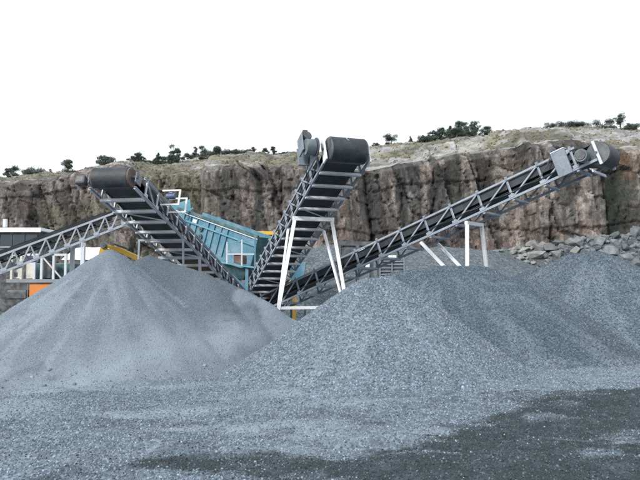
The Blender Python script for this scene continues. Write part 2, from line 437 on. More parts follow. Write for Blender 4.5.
# damp patch on the shoulder of the left ridge, clods dark on heap
damp = sstep(0.60, 0.74, fbm(GX * 1.3 + 3, GY * 1.3, 5, 83)) * 0.22 * ((owner == 0) | (owner == keys.index('shoulder'))) * isheap
wet_all = np.maximum(wet, damp)
mott = sstep(0.46, 0.62, fbm(wx * 0.5 - wy * 0.15, wy * 1.5 + wx * 0.2, 5, 79)) * 0.30 * sstep(14.0, 11.5, wy) * sstep(0.5, -0.2, top - gb)
wet_all = np.maximum(wet_all, mott * (1 - dust))
cov = np.clip(1.0 - 0.985 * wet - 0.6 * dust, 0.0, 1) * sstep(40, 26, GY) * sstep(18, 14, np.abs(GX))
fine = sstep(-0.75, 0.15, np.maximum.reduce([fields['left'], fields['fan'], fields['shoulder']]) - np.maximum.reduce([fields['middle'], fields['front'], fields['right'], gb]) + 0.9 * (n_b - 0.5) + 0.5 * (n_a - 0.5))
tone = np.where(isheap & (owner == keys.index('middle')), 0.85, 0) + np.where(isheap & (owner == keys.index('shoulder')), 0.6, 0) + np.where(isheap & (owner == keys.index('right')), 0.55, 0)
tone = tone * sstep(-0.05, 0.35, top - gb + 0.6 * (n_b - 0.5))
attrs = {'tone': tone.ravel(), 'wet': wet_all.ravel(), 'dust': dust.ravel(), 'fine': fine.ravel(), 'dens': (cov * (1 - fine)).ravel(), 'densf': (cov * fine).ravel(), 'denst': (np.exp(-((top - gb - 0.02) / 0.16) ** 2) * sstep(0.45, 0.6, n_b) * sstep(26, 22, GY)).ravel(), 'densw': (np.clip(wet * 1.3, 0, 1) * sstep(16, 13, GY)).ravel()}

def scatter(name, me, parent, mat, density, smin, smax_, seed, flat=0.55, att='dens'):
    """loose stones: small faceted rocks lying on the surface"""
    o = bpy.data.objects.new(name, me); link(o, parent); o['kind'] = 'stuff'
    g = bpy.data.node_groups.new(name, 'GeometryNodeTree')
    g.interface.new_socket('Geometry', in_out='INPUT', socket_type='NodeSocketGeometry')
    g.interface.new_socket('Geometry', in_out='OUTPUT', socket_type='NodeSocketGeometry')
    n = g.nodes; L = g.links.new
    gi = n.new('NodeGroupInput'); go = n.new('NodeGroupOutput')
    na = n.new('GeometryNodeInputNamedAttribute'); na.data_type = 'FLOAT'; na.inputs['Name'].default_value = att
    mu = n.new('ShaderNodeMath'); mu.operation = 'MULTIPLY'; mu.inputs[1].default_value = density
    L(na.outputs[0], mu.inputs[0])
    ds = n.new('GeometryNodeDistributePointsOnFaces'); ds.inputs['Seed'].default_value = seed
    L(gi.outputs[0], ds.inputs['Mesh']); L(mu.outputs[0], ds.inputs['Density'])
    ico = n.new('GeometryNodeMeshIcoSphere'); ico.inputs['Radius'].default_value = 0.5; ico.inputs['Subdivisions'].default_value = 1
    sm = n.new('GeometryNodeSetMaterial'); sm.inputs['Material'].default_value = mat
    L(ico.outputs[0], sm.inputs[0])
    ip = n.new('GeometryNodeInstanceOnPoints'); L(ds.outputs['Points'], ip.inputs['Points']); L(sm.outputs[0], ip.inputs['Instance'])
    rr = n.new('FunctionNodeRandomValue'); rr.data_type = 'FLOAT_VECTOR'
    rr.inputs[0].default_value = (0, 0, 0); rr.inputs[1].default_value = (6.28, 6.28, 6.28); rr.inputs['Seed'].default_value = seed + 1
    L(rr.outputs[0], ip.inputs['Rotation'])
    r1 = n.new('FunctionNodeRandomValue'); r1.data_type = 'FLOAT_VECTOR'
    r1.inputs[0].default_value = (0.6, 0.5, flat * 0.7); r1.inputs[1].default_value = (1.15, 0.95, 0.85); r1.inputs['Seed'].default_value = seed + 2
    r2 = n.new('FunctionNodeRandomValue'); r2.data_type = 'FLOAT'; r2.inputs['Seed'].default_value = seed + 3
    pw = n.new('ShaderNodeMath'); pw.operation = 'POWER'; pw.inputs[1].default_value = 2.0; L(r2.outputs[1], pw.inputs[0])
    mr = n.new('ShaderNodeMapRange'); mr.inputs['To Min'].default_value = smin; mr.inputs['To Max'].default_value = smax_; L(pw.outputs[0], mr.inputs['Value'])
    vm = n.new('ShaderNodeVectorMath'); vm.operation = 'SCALE'; L(r1.outputs[0], vm.inputs[0]); L(mr.outputs[0], vm.inputs['Scale'])
    L(vm.outputs[0], ip.inputs['Scale'])
    L(ip.outputs[0], go.inputs[0])
    md = o.modifiers.new('scatter', 'NODES'); md.node_group = g
    return o

# ground: drops a little below under the heaps
Vlow = V.copy(); Vlow[:, 2] = np.minimum(gb.ravel(), V[:, 2]) - 0.12
Vg = np.concatenate([V, Vlow]); Fg = np.concatenate([F[own_f < 0], F[own_f >= 0] + len(V)])
ground = link(bpy.data.objects.new('ground', submesh('ground', Vg, Fg, M['gravel'], {k: np.concatenate([a_, a_]) for k, a_ in attrs.items()})))
tag(ground, kind='structure')
# stones on the open yard near the heaps
cen = V[F].mean(1)
nearF = F[(own_f < 0) & (np.abs(cen[:, 0]) < 0.64 * cen[:, 1] + 1.5) & (cen[:, 1] < 26) & (cen[:, 1] > 4.3)]
sm_ = submesh('loose_stones', V, nearF, M['stone'], attrs)
scatter('loose_stones', sm_, ground, M['stone'], 1250, 0.012, 0.046, 5)
scatter('rolled_stones', sm_, ground, M['stone'], 26, 0.05, 0.13, 13, att='denst')
scatter('wet_stones', sm_, ground, M['stone_wet'], 900, 0.010, 0.040, 11, att='densw')
scatter('fine_stones', sm_, ground, M['stone_fine'], 1100, 0.010, 0.032, 8, att='densf')

HEAPS = [('shoulder', 'darker sloping gravel heap behind the tall pale heap, below the left conveyor', 'gravel', 'stone_fine', 620, 0.010, 0.036),
         ('front', 'nearest cone of coarse pale grey gravel in the middle of the yard', 'gravel', 'stone', 900, 0.016, 0.064),
         ('left', 'tall pale heap of fine gravel under the leftmost conveyor head', 'gravel', 'stone_fine', 620, 0.010, 0.038),
         ('fan', 'small pale fan of fine gravel between the two big heaps', 'gravel', 'stone_fine', 420, 0.010, 0.032),
         ('middle', 'broad dark grey gravel heap behind the nearest cone, below the right white trestle', 'gravel', 'stone', 950, 0.016, 0.064),
         ('right', 'grey gravel heap at the right edge in front of the boulders', 'gravel', 'stone', 600, 0.020, 0.075)]
for i, k in enumerate(keys):
    spec = next(h for h in HEAPS if h[0] == k)
    Fi = F[own_f == i]
    base = Vector((float(V[Fi].reshape(-1, 3)[:, 0].mean()), float(V[Fi].reshape(-1, 3)[:, 1].mean()), 0))
    Vl = V - np.array(base)
    o = bpy.data.objects.new('gravel_heap', submesh('gravel_heap', Vl, Fi, M[spec[2]], attrs)); o.location = base
    link(o); tag(o, spec[1], 'gravel heap', 'gravel heaps under the conveyors')
    sm_ = submesh('loose_stones', Vl, Fi, M[spec[3]], attrs)
    scatter('loose_stones', sm_, o, M['stone_dark'] if k in ('middle', 'right', 'shoulder') else M['stone'], 900 if k != 'right' else 600, 0.016, 0.064 if k != 'right' else 0.075, 20 + i)
    scatter('rolled_stones', sm_, o, M['stone'], 26, 0.05, 0.13, 40 + i, att='denst')
    scatter('fine_stones', sm_, o, M['stone_fine_dark'] if k == 'shoulder' else M['stone_fine'], 700, 0.010, 0.036, 30 + i, att='densf')

# heaps farther back
def far_heap(pts, s, label, mat, seed):
    p = np.array(pts); cx, cy = p[:, 0].mean(), p[:, 1].mean(); r = p[:, 2].max() / s + 3 + np.ptp(p[:, 0]) / 2
    x, y = np.meshgrid(np.arange(-r, r, 0.22), np.arange(-r, r, 0.22))
    h = ridge(x + cx, y + cy, pts, s, 0.8) + 0.35 * (fbm(x * 0.4, y * 0.4, 4, seed) - 0.5) + 0.08 * (fbm(x * 2.2, y * 2.2, 3, seed + 7) - 0.5)
    Vh = np.stack([x, y, np.maximum(h, -0.2)], -1).reshape(-1, 3); Fh = grid_faces(*x.shape)
    Fh = Fh[(h.ravel()[Fh] > -0.15).any(1)]
    z = np.zeros(len(Vh)); dn = np.ones(len(Vh))
    a = {'wet': np.clip(sstep(0.55, 0.75, fbm(Vh[:, 0] * .5, Vh[:, 1] * .5, 4, seed + 3)) * 0.35, 0, 1), 'dust': z, 'fine': z, 'dens': dn}
    o = bpy.data.objects.new('gravel_heap', submesh('gravel_heap', Vh, Fh, M[mat], a)); o.location = (cx, cy, 0)
    link(o); tag(o, label, 'gravel heap', 'gravel heaps under the conveyors')
far_heap([WP(412, 254, 42), WP(440, 245, 41), WP(488, 249, 42), WP(512, 258, 43)], 0.6, 'smooth grey gravel heap far back behind the right white trestle', 'gravel_far', 301)
far_heap([WP(300, 252, 47), WP(330, 244, 48), WP(385, 243, 48), WP(420, 250, 49)], 0.6, 'dark gravel heap at the cliff foot behind the tall middle conveyor', 'gravel_far', 311)

# ------------------------------------------------------------------ cliff and hilltop
EX = [-400, 0, 60, 110, 160, 192, 204, 250, 300, 340, 370, 400, 440, 480, 560, 640, 1000]
EYp = [190, 186, 178, 173, 173, 170, 169.5, 168.5, 168, 170, 174, 168, 159, 153, 149, 148, 150]
SX = [-400, 0, 60, 130, 170, 205, 260, 300, 340, 375, 400, 450, 480, 520, 560, 600, 640, 1000]
SYp = [183, 183, 177, 168, 163, 160, 157, 158, 156, 150, 144.5, 142, 139, 135, 131, 130, 132, 140]
def plan_y(x):      # plan of the quarry face
    y = 67 + 9 * sstep(-12.2, -15.0, x) + 3.5 * (fbm(x * 0.06, x * 0 + 2.2, 4, 5) - 0.5) + 6 * sstep(-45, -80, x) - 10 * sstep(40, 90, x)
    return y
cx_ = np.arange(-110, 115, 0.20)
NT = 120
tt = np.linspace(0, 1, NT)
X, T = np.meshgrid(cx_, tt)
Y0 = plan_y(X)
pxc = 320 + 640 * X / Y0
z_edge = 3.0 + (285 - np.interp(pxc, EX, EYp)) / 640 * Y0 + 1.1 * (fbm(X * 0.35, X * 0 + 1.5, 5, 15) - 0.5)
Z = T * (z_edge + 0.6) - 0.6
# fractured face: big buttresses, steep joints, ledges and blocks
skew = X + 0.10 * Z + 0.22 * (fbm(X * 0.9, Z * 0.5, 3, 99) - 0.5)
def facets(sx, sz, seed, amp, tilt):
    """blocks bounded by joints, every face a plane with its own tilt"""
    x = skew * sx; z = Z * sz + X * sx * 0.15
    ix = np.floor(x); iz = np.floor(z); f1 = np.full(x.shape, 9.0); f2 = f1.copy(); v = np.zeros(x.shape); off = np.zeros(x.shape)
    for dx in (-1, 0, 1):
        for dz in (-1, 0, 1):
            cx = ix + dx; cz = iz + dz
            px = cx + .5 + .9 * (hash2(cx, cz, seed) - .5); pz = cz + .5 + .9 * (hash2(cx, cz, seed + 5) - .5)
            d = np.maximum(np.abs(px - x) * 1.15, np.abs(pz - z)); val = hash2(cx, cz, seed + 9)
            o_ = amp * (val - .5) + tilt * ((hash2(cx, cz, seed + 13) - .5) * (x - px) / sx * 1.6 + (hash2(cx, cz, seed + 17) - .3) * (z - pz) / sz * 0.6)
            m_ = d < f1
            f2 = np.where(m_, f1, np.minimum(f2, d)); v = np.where(m_, val, v); off = np.where(m_, o_, off); f1 = np.where(m_, d, f1)
    return off, v, f2 - f1
but, v0, e0 = facets(0.085, 0.02, 171, 1.3, 0.30)
o1, v1, e1 = facets(0.20, 0.07, 111, 0.75, 0.20)
o2, v2, e2 = facets(0.65, 0.26, 131, 0.34, 0.25)
o3, v3, e3 = facets(1.7, 0.9, 151, 0.14, 0.30)
out = but + o1 + o2 + o3 - 0.22 * (e2 < 0.05) - 0.35 * (e1 < 0.03)
ledge = 0.9 * (np.floor(T * 3.3 + 0.5 * fbm(X * 0.1, X * 0, 3, 77)) / 3.3 - T)
Yc = Y0 + 0.07 * Z - out * (0.35 + 0.65 * sstep(0.02, 0.2, T)) - ledge
Yc = Yc + 1.5 * np.clip(T - 0.95, 0, 1) / 0.05
Zc = Z + 0.25 * (fbm(X * 0.9, T * 20, 3, 171) - 0.5) * (T > 0.05)
# rock colour: warm brown/pinkish granite, run-off stains, lichen
base_a = np.array([0.225, 0.185, 0.155]); base_b = np.array([0.20, 0.185, 0.165]); pink = np.array([0.295, 0.205, 0.172])
stain = np.array([0.042, 0.045, 0.043]); olive = np.array([0.120, 0.115, 0.075]); pale = np.array([0.36, 0.335, 0.30]); rusty = np.array([0.26, 0.135, 0.06])
n1 = fbm(X * 0.10, Z * 0.13, 4, 201)[..., None]; n2 = fbm(X * 0.25, Z * 0.3, 4, 207)[..., None]
col = base_a * n1 + base_b * (1 - n1)
col = col + (pink - col) * sstep(0.48, 0.66, n2) * (0.75 * sstep(0.75, 0.3, T)[..., None]) * sstep(-8, 4, X)[..., None]
col = col + (pale - col) * (sstep(0.52, 0.68, fbm(X * 0.5, Z * 0.7, 4, 213)) * 0.6)[..., None]
st = fbm(skew * 0.55, Z * 0.03, 5, 221); st2 = fbm(skew * 2.2, Z * 0.05, 3, 225)
stm = sstep(0.525, 0.55, st + 0.05 * (fbm(X * 2.5, Z * 1.2, 3, 223) - 0.5)) * 0.82 * (0.55 + 0.45 * sstep(0.25, 0.75, T)) + sstep(0.60, 0.64, st2) * 0.45
stm = np.clip(stm, 0, 0.92) * (0.45 + 0.55 * sstep(-16, -10, X))
col = col + (stain - col) * stm[..., None]
ol = sstep(0.45, 0.62, fbm(X * 0.3, Z * 0.2, 4, 231)) * (0.65 * sstep(-8, -16, X) + 0.10)
col = col + (olive - col) * ol[..., None]
moss = np.exp(-((X - 30.5) / 1.6) ** 2) * sstep(0.12, 0.3, T) * sstep(0.99, 0.8, T) * sstep(0.35, 0.5, fbm(X * 0.8, Z * 0.3, 4, 241) + 0.08)
col = col + (np.array([0.022, 0.034, 0.024]) - col) * np.clip(moss, 0, 0.92)[..., None]
ru = np.exp(-((X - 33) / 1.4) ** 2 - ((T - 0.88) / 0.09) ** 2) + 0.35 * sstep(0.70, 0.82, fbm(X * 0.4 + 9, Z * 0.4, 4, 251))
col = col + (rusty - col) * np.clip(ru * 0.7, 0, 0.8)[..., None]
col = col * (0.62 + 0.22 * v1[..., None] + 0.24 * v2[..., None] + 0.20 * v3[..., None])
col = col * np.array([0.76, 0.755, 0.79])
col = col * np.where(e2 < 0.05, 0.6, 1.0)[..., None] * np.where(e1 < 0.035, 0.5, 1.0)[..., None]
Vc = np.stack([X, Yc, Zc], -1).reshape(-1, 3)
cliff = link(bpy.data.objects.new('cliff', submesh('cliff', Vc, grid_faces(NT, len(cx_)), M['cliff'], {'col': col.reshape(-1, 3)}, smooth=False)))
tag(cliff, kind='structure')
# hilltop: from the brink back to the skyline and beyond
NH = 90
hh = np.linspace(0, 1, NH) ** 1.5
Xe, Ye, Ze = X[-1], Yc[-1], Zc[-1]
DX = 46.0
Xh = Xe[None] * (1 + hh[:, None] * 0.75)
Yh = Ye[None] + hh[:, None] * 110
zs_far = 2 + (285 - np.interp(320 + 640 * Xh / np.maximum(Yh, 1), SX, SYp)) / 640 * (Ye[None] + DX)
rise = np.clip(hh[:, None] * 110 / DX, 0, 1)
Zh = Ze[None] + (zs_far - Ze[None]) * (1 - (1 - rise) ** 1.25)
Zh = Zh - 0.10 * np.clip(hh[:, None] * 110 - DX, 0, None)
bmp = sstep(0.0, 0.05, hh)[:, None]
Zh = Zh + bmp * (2.2 * (fbm(Xh * 0.12, Yh * 0.12, 4, 261) - 0.5) + 1.0 * (fbm(Xh * 0.5, Yh * 0.5, 3, 267) - 0.5))
slab = sstep(0.46, 0.58, fbm(Xh * 0.13, Yh * 0.20, 5, 271) + 0.10 * sstep(14, 24, Xh))
grass = np.array([0.185, 0.172, 0.118]); heathc = np.array([0.105, 0.102, 0.078]); rockc = np.array([0.34, 0.345, 0.355]); brown = np.array([0.165, 0.135, 0.098])
hn = fbm(Xh * 0.3, Yh * 0.3, 4, 281)[..., None]
hc = grass * sstep(0.35, 0.6, hn) + heathc * (1 - sstep(0.35, 0.6, hn))
hc = hc + (brown - hc) * (sstep(0.5, 0.7, fbm(Xh * 0.22 + 4, Yh * 0.3, 4, 283)) * 0.7)[..., None]
hc = hc + (rockc - hc) * (slab * 0.8 * (0.35 + 0.65 * sstep(0.4, 0.6, fbm(Xh * 0.9, Yh * 0.9, 4, 287))))[..., None]
Vh_ = np.stack([Xh, Yh, Zh], -1).reshape(-1, 3)
dens_h = (np.clip(1 - slab * 0.8, 0.1, 1) * sstep(130, 115, Yh) * (np.abs(Xh) < 75)).ravel()
hill = link(bpy.data.objects.new('hilltop', submesh('hilltop', Vh_, grid_faces(NH, len(cx_)), M['hill'], {'col': hc.reshape(-1, 3), 'dens': dens_h})))
tag(hill, kind='structure')
scatter('heath_tufts', hill.data.copy(), hill, M['heath'], 1.3, 0.2, 0.6, 77, 0.5)

def hill_z(x, y):
    d = (Vh_[:, 0] - x) ** 2 + (Vh_[:, 1] - y) ** 2
    i = int(d.argmin()); return float(Vh_[i, 2])

# ------------------------------------------------------------------ trees on the skyline
def blade_cloud(centers, n, size, mat, name, rng, flat=0.7):
    vs_, fs = [], []
    for (c, r) in centers:
        for _ in range(n):
            u = Vector((rng.gauss(0, 1), rng.gauss(0, 1), rng.gauss(0, 1) * flat)).normalized() * r * (rng.random() ** 0.4)
            p = Vector(c) + Vector((u.x, u.y, u.z * flat))
            a = Vector((rng.gauss(0, 1), rng.gauss(0, 1), rng.gauss(0, 1))).normalized(); b = a.orthogonal().normalized()
            s = size * rng.uniform(0.6, 1.4); k = len(vs_)
            vs_ += [p - a * s, p + b * s * 0.45, p + a * s]
            fs.append((k, k + 1, k + 2))
    return mesh_np(name, [tuple(v) for v in vs_], fs, mat)

def tube_np(pts, rads, seg=6):
    vs_, fs = [], []
    for i, (p, r) in enumerate(zip(pts, rads)):
        p = Vector(p)
        for k in range(seg):
            a = 2 * math.pi * k / seg; vs_.append((p.x + r * math.cos(a), p.y + r * math.sin(a), p.z))
    for i in range(len(pts) - 1):
        for k in range(seg):
            fs.append((i * seg + k, i * seg + (k + 1) % seg, (i + 1) * seg + (k + 1) % seg, (i + 1) * seg + k))
    return vs_, fs

def tree(px, top_y, d, h, w, label, kind, seed):
    rng = random.Random(seed)
    x = (px - 320) / 640 * d
    z0 = hill_z(x, d) - 0.15
    t = thing('bush' if kind == 'bush' else 'pine_tree', label, 'bush' if kind == 'bush' else 'tree', (x, d, z0), 'trees along the skyline')
    lean = rng.uniform(-0.08, 0.08) * h
    vs_, fs = tube_np([(0, 0, 0), (lean * 0.4, 0, h * (0.3 if kind == 'bush' else 0.45)), (lean, 0, h * (0.55 if kind == 'bush' else 0.95))], [0.045 * h, 0.03 * h, 0.008 * h])
    for k in range(7 if kind != 'bush' else 4):      # limbs
        zz = h * rng.uniform(0.3, 0.8); a = rng.uniform(0, 6.28); L = w * rng.uniform(0.25, 0.45)
        v2, f2 = tube_np([(lean * zz / h, 0, zz), (lean * zz / h + L * math.cos(a), L * math.sin(a), zz + 0.25 * L)], [0.012 * h, 0.004 * h], 4)
        fs += [tuple(i + len(vs_) for i in f) for f in f2]; vs_ += v2
    link(bpy.data.objects.new('trunk', mesh_np('trunk', vs_, fs, M['bark'])), t)
    cs = []
    if kind == 'bush':
        for _ in range(12): cs.append(((rng.uniform(-.42, .42) * w, rng.uniform(-.3, .3) * w, h * rng.uniform(0.25, 0.75)), 0.22 * w))
    elif kind == 'spire':
        for k in range(9):
            f = k / 8; rr = w * 0.5 * (1 - f) + 0.06 * w
            for _ in range(4 if k < 6 else 2):
                a = rng.uniform(0, 6.28); q = rr * rng.uniform(0.2, 0.8)
                cs.append(((lean * f + q * math.cos(a), q * math.sin(a), h * (0.22 + 0.76 * f)), rr * 0.5 + 0.03 * w))
    else:
        for _ in range(26):
            a = rng.uniform(0, 6.28); q = w * 0.42 * rng.random() ** 0.6; f = rng.uniform(0.12, 0.97)
            shrink = (0.65 + 0.5 * math.sin(f * 9 + seed)) if f < 0.7 else (1.15 - f) * 1.7
            cs.append(((lean * f + q * math.cos(a) * shrink, q * math.sin(a) * shrink, h * f), w * rng.uniform(0.09, 0.2)))
    mat = M['needles_pale'] if (px < 60 or (px < 300 and rng.random() < 0.25)) else M['needles']
    link(bpy.data.objects.new('crown', blade_cloud(cs, 200 if kind == 'bush' else 90, 0.05 * max(h, w), mat, 'crown', rng)), t)

TREES = [  # px, top_y, depth, height, width, kind, label
    (9, 0, 100, 2.0, 2.6, 'pine', 'low pale pine at the far left end of the skyline'),
    (27, 0, 98, 1.5, 2.2, 'bush', 'small low bush just right of the leftmost pine on the skyline'),
    (36, 0, 99, 1.8, 2.6, 'bush', 'rounded bush on the brink above the white roofed cabin'),
    (66, 0, 98, 2.1, 2.4, 'pine', 'dark lone pine on the skyline left of the left conveyor drum'),
    (103, 0, 104, 2.0, 3.4, 'pine', 'pale spreading pine directly above the left conveyor drum'),
    (136, 0, 108, 2.1, 2.4, 'pine', 'pine just right of the left conveyor drum'),
    (156, 0, 108, 2.0, 1.6, 'spire', 'narrow small spruce on the left skyline'),
    (172, 0, 108, 2.9, 3.2, 'pine', 'tallest dark pine on the left skyline'),
    (201, 0, 108, 2.3, 2.4, 'pine', 'pine on the skyline above the teal screening box'),
    (218, 0, 110, 1.2, 2.4, 'bush', 'low bush on the skyline right of the pine above the teal box'),
    (252, 0, 110, 1.6, 1.4, 'pine', 'small thin pine left of the pair near the middle conveyor'),
    (265, 0, 110, 2.1, 1.3, 'pine', 'left pine of the slender pair beside the middle conveyor'),
    (273, 0, 110, 2.0, 1.2, 'pine', 'right pine of the slender pair beside the middle conveyor'),
    (288, 0, 110, 1.0, 1.8, 'bush', 'low bush just left of the middle conveyor head'),
    (391, 0, 108, 0.8, 1.6, 'bush', 'tiny low bush alone on the grass right of the middle drum'),
    (412, 0, 110, 1.5, 0.9, 'spire', 'tiny spruce standing alone left of the dark grove'),
    (424, 0, 112, 1.7, 1.2, 'spire', 'small spruce at the left end of the dark grove'),
    (434, 0, 112, 2.1, 2.0, 'pine', 'leftmost full pine of the dark grove'),
    (443, 0, 113, 2.5, 2.2, 'pine', 'second full pine from the left in the dark grove'),
    (452, 0, 112, 2.7, 2.2, 'spire', 'pointed spruce near the middle of the dark grove'),
    (460, 0, 114, 3.7, 2.6, 'pine', 'tallest pine of the dark grove'),
    (469, 0, 112, 2.9, 2.4, 'pine', 'bushy pine right of the tallest one in the grove'),
    (478, 0, 114, 3.2, 2.4, 'pine', 'second tallest pine of the grove, right of its middle'),
    (488, 0, 112, 2.3, 2.4, 'pine', 'broad pine near the right end of the dark grove'),
    (497, 0, 114, 1.8, 2.2, 'pine', 'last low pine at the right end of the dark grove'),
    (439, 0, 118, 2.2, 2.0, 'pine', 'dark pine standing behind the two leftmost full pines of the grove'),
    (456, 0, 119, 3.0, 2.4, 'pine', 'dark pine standing behind the pointed spruce of the grove'),
    (473, 0, 119, 2.9, 2.6, 'pine', 'dark pine standing behind the gap right of the tallest pine'),
    (484, 0, 118, 2.5, 2.4, 'pine', 'dark pine standing behind the broad pine of the grove'),
    (569, 0, 108, 1.6, 2.0, 'bush', 'left bush of the dark clump above the right conveyor'),
    (578, 0, 108, 1.8, 2.6, 'bush', 'middle bush of the dark clump above the right conveyor'),
    (588, 0, 108, 1.9, 2.2, 'bush', 'right bush of the dark clump above the right conveyor'),
    (607, 0, 108, 2.1, 2.6, 'bush', 'round dark bush above the right conveyor drum'),
    (625, 0, 108, 2.4, 2.4, 'pine', 'bluish pine near the right end of the skyline'),
    (637, 0, 108, 1.3, 2.0, 'bush', 'low bush at the right end of the skyline'),
]
for i, (px, ty, d, h, w, kind, lab) in enumerate(TREES):
    tree(px, ty, d, h * (0.98 if 420 < px < 500 else 1.35 if px > 560 else 1.15), w * (1.35 if px > 420 else 1.15), lab, kind, 500 + i)

rng_s = random.Random(1234)
for i in range(84):
    px = rng_s.choice((rng_s.uniform(0, 300), rng_s.uniform(120, 300), rng_s.uniform(375, 640)))
    sz = 0.7 + 1.2 * rng_s.random() ** 2
    side = 'left' if px < 310 else 'right'
    tree(px, 0, rng_s.uniform(108, 120) if px < 250 else rng_s.uniform(103, 113), sz * rng_s.uniform(0.8, 1.3), sz * rng_s.uniform(0.9, 1.7), 'small low scrub bush among the taller trees on the %s part of the skyline' % side,
         'bush' if rng_s.random() < 0.75 else 'pine', 900 + i)

# ------------------------------------------------------------------ blasted rock at the cliff foot
def bank_h(x, y):
    foot = 53.0; topz = 4.9 + 1.7 * sstep(15, 34, x)
    e = sstep(12.5, 18, x)
    return e * np.clip((y - foot) / 8.5, 0, 1.05) * topz + 0.5 * (fbm(x * 0.4, y * 0.4, 3, 401) - 0.5) * e - 0.3 * (1 - e)
bx, by = np.meshgrid(np.arange(10, 60, 0.5), np.arange(50, 72, 0.5))
bz = bank_h(bx, by)
bank = link(bpy.data.objects.new('rubble_bank', submesh('rubble_bank', np.stack([bx, by, bz], -1).reshape(-1, 3), grid_faces(*bx.shape), M['gravel_far'],
        {'wet': np.full(bx.size, 0.25), 'dust': np.zeros(bx.size), 'fine': np.zeros(bx.size), 'dens': np.ones(bx.size)})))
tag(bank, kind='structure')

def rock_mesh(seed, mat):
    rng = random.Random(seed); bm = bmesh.new()
    for _ in range(13):
        v = Vector((rng.gauss(0, 1), rng.gauss(0, 1), rng.gauss(0, 1))).normalized()
        v = Vector((v.x * 0.62, v.y * 0.5, v.z * 0.42)) * rng.uniform(0.8, 1.1)
        bm.verts.new(v)
    bmesh.ops.convex_hull(bm, input=bm.verts)
    bmesh.ops.delete(bm, geom=[v for v in bm.verts if not v.link_faces], context='VERTS')
    bmesh.ops.bevel(bm, geom=list(bm.edges), offset=0.018, segments=1, affect='EDGES', profile=0.5)
    me = bpy.data.meshes.new('boulder'); bm.to_mesh(me); bm.free(); me.materials.append(mat); return me
rocks_l = [rock_mesh(i, M['boulder']) for i in range(8)]
rocks_d = [rock_mesh(50 + i, M['boulder_dark']) for i in range(8)]
rng = random.Random(91); spots = []
for k in range(9000):
    x = rng.uniform(15.5, 31.5); y = rng.uniform(56.6, 63.5)
    rad = (0.26 + 0.6 * rng.random() ** 1.7) if x < 24 else (0.28 + 0.75 * rng.random() ** 1.7)
    if all((x - a) ** 2 + (y - b) ** 2 > (0.60 * (rad + c)) ** 2 for a, b, c in spots): spots.append((x, y, rad))
    if len(spots) >= 285: break
for x, y, rad in spots:
    light = x + rng.uniform(-1.2, 1.2) < 23.5
    o = bpy.data.objects.new('boulder', rng.choice(rocks_l if light else rocks_d))
    z = float(bank_h(np.array(x), np.array(y)))
    s = rad * 1.75 * rng.uniform(0.85, 1.15)
    o.location = (x, y, z + 0.18 * s); o.scale = (s * rng.uniform(0.85, 1.2), s, s * rng.uniform(0.85, 1.15))
    o.rotation_euler = (rng.uniform(-0.5, 0.5), rng.uniform(-0.5, 0.5), rng.uniform(0, 6.28))
    link(o)
    size = 'small' if rad < 0.42 else 'middle-sized' if rad < 0.66 else 'large'
    if light: tag(o, size + ' pale blasted boulder in the loose pile at the cliff foot behind the right heap', 'boulder', size + ' pale boulders at the cliff foot')
    else: tag(o, size + ' darker grey boulder in the bank against the cliff at the right edge', 'boulder', size + ' dark boulders at the right edge')

# ------------------------------------------------------------------ steelwork helpers
UNIT = {}
def unit_mesh(kind, mat):
    key = (kind, mat)
    if key in UNIT: return UNIT[key]
    bm = bmesh.new()
    if kind == 'box':
        bmesh.ops.create_cube(bm, size=1)
    elif kind == 'rod':
        bmesh.ops.create_cone(bm, cap_ends=True, segments=10, radius1=0.5, radius2=0.5, depth=1, matrix=Matrix.Rotation(math.pi / 2, 4, 'Y'))
    elif kind == 'angle':      # L section, along X
        t = 0.16; prof = [(-.5, -.5), (.5, -.5), (.5, -.5 + t), (-.5 + t, -.5 + t), (-.5 + t, .5), (-.5, .5)]
        a = [bm.verts.new((-.5, y, z)) for y, z in prof]; b = [bm.verts.new((.5, y, z)) for y, z in prof]
        for i in range(6): bm.faces.new((a[i], a[(i + 1) % 6], b[(i + 1) % 6], b[i]))
        bm.faces.new(a[::-1]); bm.faces.new(b)
    elif kind == 'channel':    # C section
        t = 0.2; prof = [(-.5, -.5), (.5, -.5), (.5, -.5 + t * .6), (-.5 + t, -.5 + t * .6), (-.5 + t, .5 - t * .6), (.5, .5 - t * .6), (.5, .5), (-.5, .5)]
        a = [bm.verts.new((-.5, y, z)) for y, z in prof]; b = [bm.verts.new((.5, y, z)) for y, z in prof]
        for i in range(8): bm.faces.new((a[i], a[(i + 1) % 8], b[(i + 1) % 8], b[i]))
        bm.faces.new(a[::-1]); bm.faces.new(b)
    bmesh.ops.recalc_face_normals(bm, faces=bm.faces)
    me = bpy.data.meshes.new(kind); bm.to_mesh(me); bm.free(); me.materials.append(M[mat])
    if kind == 'rod':
        me.polygons.foreach_set('use_smooth', [len(p.vertices) == 4 for p in me.polygons])
    UNIT[key] = me; return me

def bar(name, parent, p0, p1, w, h, mat, kind='box', up=Vector((0, 0, 1)), base=None):
    """one straight member from p0 to p1 (world points); w across, h along up"""
    p0 = Vector(p0); p1 = Vector(p1); d = p1 - p0; L = d.length; x = d / L
    up = Vector(up)
    if abs(x.dot(up.normalized())) > 0.98: up = Vector((0, 1, 0)) if abs(x.y) < 0.9 else Vector((1, 0, 0))
    y = up.cross(x).normalized(); z = x.cross(y)
    o = bpy.data.objects.new(name, unit_mesh(kind, mat))
    rot = Matrix((x, y, z)).transposed()
    off = base if base is not None else root_loc(parent)
    o.location = (p0 + p1) / 2 - off
    o.rotation_euler = rot.to_euler(); o.scale = (L, w, h)
    return link(o, parent)

def root_loc(p):
    v = Vector((0, 0, 0))
    while p is not None: v += p.location; p = p.parent
    return v

